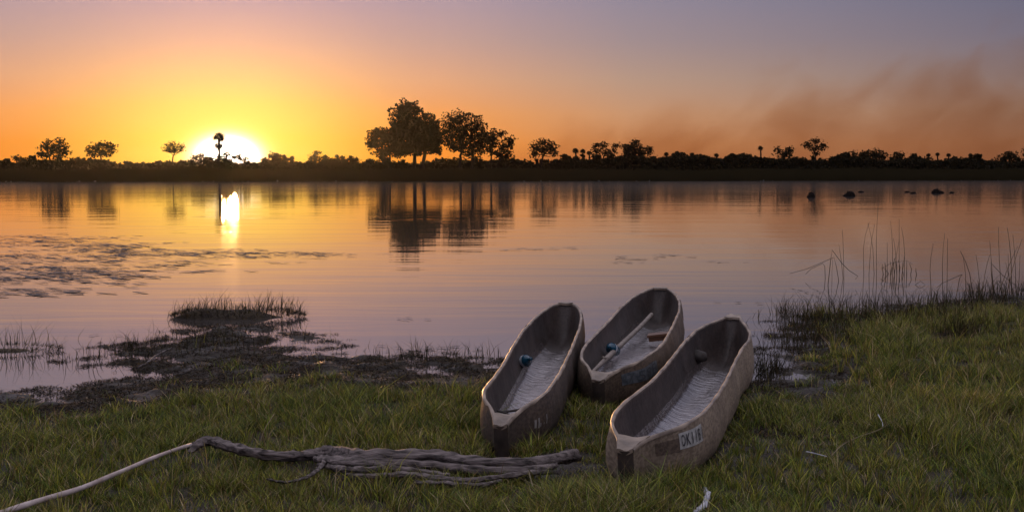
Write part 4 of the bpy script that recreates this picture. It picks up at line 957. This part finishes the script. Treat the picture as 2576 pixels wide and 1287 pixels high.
# grassy islets off the bank
def islet(x0, x1, py, hpx, label, n, H, seed, wet=True):
    a = gnd(x0, py); b_ = gnd(x1, py); c = (a + b_) / 2; Lx = (b_ - a).length / 2; root = empty('grass_islet', (c.x, c.y, 0)); rs = np.random.default_rng(seed)
    k = c.y / FPX; top = hpx * k; Ly = .30
    P = []; na, nr = 60, 10
    for j in range(nr + 1):
        r_ = 1 - j / nr; row = []
        for i in range(na + 1):
            an = 2 * math.pi * (i % na) / na; ew = 1 + .10 * math.sin(3 * an + seed) + .06 * math.sin(7 * an + 1)
            x = math.cos(an) * Lx * r_ * (ew if abs(math.cos(an)) < .9 else 1); y = math.sin(an) * Ly * r_ * ew
            prof_ = (1 - r_ ** 2.2); z = top * prof_ * (.75 + .3 * math.sin(x * 3.1 + seed) + .15 * math.sin(x * 9)) - .03
            row.append((x, y, z))
        P.append(row)
    mb = MB(); mb.grid(P); mb.build('peat_mound', M['islet'], root)
    xs = rs.uniform(-.95, .95, n) * Lx; ys = rs.normal(size=n) * Ly * .45; z = np.maximum(top * .7 * (1 - (xs / Lx) ** 2), 0) * .8
    clump = .4 + .8 * vnoise(xs * 4 + seed * 3, xs * 0 + 2.2)
    h_ = H * (.35 + .8 * rs.random(n)) * clump
    side = rs.normal(size=n) * .35 + .12
    V1, F1, C1 = blades(np.stack([xs, ys, z - .01], -1), h_, .004 + .004 * rs.random(n), np.stack([side * h_, rs.normal(size=n) * h_ * .25], -1), pick(n, [(.05, .045, .015), (.09, .06, .02), (.035, .03, .012)], (2, 1, 2)))
    # overhanging shaggy thatch down the sides
    m_ = n * 4; an = rs.random(m_) * 2 * math.pi; rr = .55 + .45 * rs.random(m_) ** .5; xs = np.cos(an) * Lx * rr * .97; ys = np.sin(an) * Ly * rr
    z = top * (1 - rr ** 2.2) * .85 + .01
    V2, F2, C2 = blades(np.stack([xs, ys, z], -1), .02 + .035 * rs.random(m_), .004 + .004 * rs.random(m_), np.stack([np.cos(an) * .05 + rs.normal(size=m_) * .03, np.sin(an) * .05], -1), pick(m_, [(.035, .022, .010), (.06, .04, .015), (.04, .04, .012)], (3, 2, 1)))
    g_ = link('blades', np_mesh('blades', np.concatenate([V1, V2]), np.concatenate([F1, F2 + len(V1)]), np.concatenate([C1, C2])), M['grass'], root); g_['kind'] = 'stuff'
    return tag(root, label, 'islet')
islet(422, 776, 797, 32, 'dark grass-topped peat islet just off the muddy point', 420, .30, 3)
islet(-170, 162, 882, 10, 'low sliver of reeds in the water at the left edge', 130, .38, 8)

# ------------------------------------------------------------------ reeds standing in the water on the right
ORD = ['first','second','third','fourth','fifth','sixth','seventh','eighth','ninth','tenth','eleventh']
GR = 'reed stems standing in the shallows on the right'
def reed(base, pts, label, r_=.006, Y=None):
    """base pixel on the water; pts: pixels of the stem upwards"""
    b = gnd(*base); root = None; P = [Vector((0, 0, -.12))] + [Vector((0, 0, 0))]
    for j, (px, py) in enumerate(pts):
        q = at(px, py, b.y + (.04 * math.sin(px * 1.3 + j))); P.append(q - b)
    mb = MB(); n = len(P); mb.tube(P, [r_ * (1 - .6 * i / n) for i in range(n)], 5); o = mb.build('reed', M['reed']); o.location = b
    return tag(o, label, 'reed', GR)
S_ = 'upright thin reed stem in the water off the right bank'
def up(bx, by, tx, ty, label=S_, bow=0, r_=.0055):
    mx, my = (bx + tx) / 2 + bow, (by + ty) / 2
    return reed((bx, by), [((bx * .6 + mx * .4) , by * .6 + my * .4), (mx, my), ((mx + tx) / 2 + bow * .3, (my + ty) / 2), (tx, ty)], label, r_)
# bent group left
reed((2083, 716), [(2089, 660), (2093, 628), (2118, 662), (2136, 680), (2158, 694), (2152, 702)], 'tallest of the folded reeds, kinked to a peak, left of the upright pair', .007)
reed((2110, 706), [(2104, 670), (2098, 647), (2030, 676), (1986, 688)], 'folded reed whose broken tip reaches farthest left', .006)
reed((2076, 700), [(2075, 670), (2070, 662), (2040, 676), (2026, 690)], 'short folded reed inside the bent group', .006)
reed((2093, 706), [(2093, 680), (2095, 652)], 'stub of reed standing inside the bent group', .004)
up(2123, 708, 2119, 578, 'tall reed right beside the bent group', 1)
up(2121, 700, 2110, 614, 'shorter partner of the tall reed beside the bent group', 1)
up(2173, 690, 2187, 558, 'left stem of the crossing reed pair', -8)
up(2199, 690, 2183, 560, 'right stem of the crossing reed pair', 5)
up(2186, 690, 2200, 565, 'slanting reed crossing behind the reed pair', -3)
up(2205, 712, 2210, 508, 'tallest single reed of all, standing right of the crossing pair', -3)
# middle clump
for i, (bx, tx, ty, bw) in enumerate([(2245, 2240, 555, 3), (2262, 2262, 550, 0), (2275, 2268, 572, 4), (2232, 2232, 610, 0), (2256, 2248, 600, 2), (2250, 2262, 606, -2), (2240, 2256, 640, -3), (2268, 2275, 640, 1)]):
    up(bx, 700 - (i % 3) * 4, tx, ty, ['tall reed at the left of the dense middle clump', 'tallest reed in the dense middle clump', 'tall reed at the right of the dense middle clump', 'short reed leftmost in the dense middle clump', 'medium reed leaning left inside the dense middle clump', 'medium reed leaning right inside the dense middle clump', 'low leaning reed inside the dense middle clump', 'low reed at the right inside the dense middle clump'][i], bw, .006)
for i, (bx, h_) in enumerate([(2222, 26), (2228, 30), (2240, 34), (2250, 40), (2256, 44), (2262, 36), (2272, 30), (2281, 34), (2291, 28), (2306, 16)]):
    reed((bx, 690), [(bx + (i % 3 - 1) * 2, 690 - h_ * .5), (bx - 3 + i % 4, 690 - h_)], '%s stubby broken reed from the left in the dense middle clump' % ORD[i], .009)
reed((2236, 688), [(2222, 672), (2216, 676), (2240, 662), (2280, 655), (2296, 664)], 'reed bent flat across the dense middle clump', .005)
reed((2302, 716), [(2308, 712), (2316, 706), (2327, 716), (2330, 722)], 'small diamond-shaped bent reed tip alone on the water', .005)
reed((2216, 713), [(2222, 706), (2219, 700), (2236, 692)], 'low hooked reed left of the dense middle clump', .005)
# right edge
for i, (bx, by, tx, ty, bw) in enumerate([(2343, 742, 2348, 612, -6), (2372, 745, 2377, 586, -4), (2382, 742, 2384, 600, 0), (2430, 745, 2422, 640, 3), (2448, 746, 2415, 630, 8), (2466, 748, 2455, 640, 2), (2470, 745, 2490, 640, -3),
        (2500, 742, 2490, 606, 0), (2520, 742, 2512, 570, -2), (2532, 744, 2572, 600, -4), (2545, 742, 2534, 572, 4), (2556, 742, 2548, 590, 2), (2510, 745, 2560, 620, -3), (2550, 748, 2530, 660, 0), (2540, 745, 2536, 640, 0), (2562, 742, 2566, 640, 0), (2580, 742, 2590, 600, 0)]):
    up(bx, by, tx, ty, ('%s tall reed from the left in the right-edge stand' % ORD[i - 7] if i > 6 else '%s reed standing right of the dense clump, before the right-edge stand' % ORD[i]), bw, .0075 if i in (4, 10) else .006)
reed((2405, 748), [(2414, 700), (2420, 690), (2370, 712), (2356, 724)], 'reed folded down to the left before the right bank', .006)
reed((2500, 742), [(2494, 690), (2492, 660), (2520, 690), (2560, 722)], 'long reed folded down to the right at the right edge', .007)
reed((2440, 744), [(2440, 716), (2428, 716), (2448, 712)], 'short cross-shaped reed before the right bank', .005)
reed((2500, 738), [(2500, 716), (2512, 706), (2528, 722)], 'small arched reed near the right edge', .006)
# crossed stems beside the nearest canoe
for i, (bx, by, tx, ty) in enumerate([(1925, 940, 1898, 880), (1905, 945, 1960, 905), (1935, 950, 1965, 880), (1950, 948, 1890, 905), (1900, 950, 1935, 900), (1965, 930, 1985, 880)]):
    reed((bx, by), [((bx + tx) / 2, (by + ty) / 2), (tx, ty)], ['dark stem leaning left against the nearest canoe', 'dark stem crossing low to the right beside the nearest canoe', 'steep dark stem leaning right in the puddle by the nearest canoe', 'long dark stem slanting left across the puddle by the nearest canoe', 'middle dark crossed stem in the puddle by the nearest canoe', 'outermost dark stem of the puddle right of the nearest canoe'][i], .006)
up(1908, 798, 1908, 778, 'tiny twig alone in the water right of the nearest canoe', 0, .006)
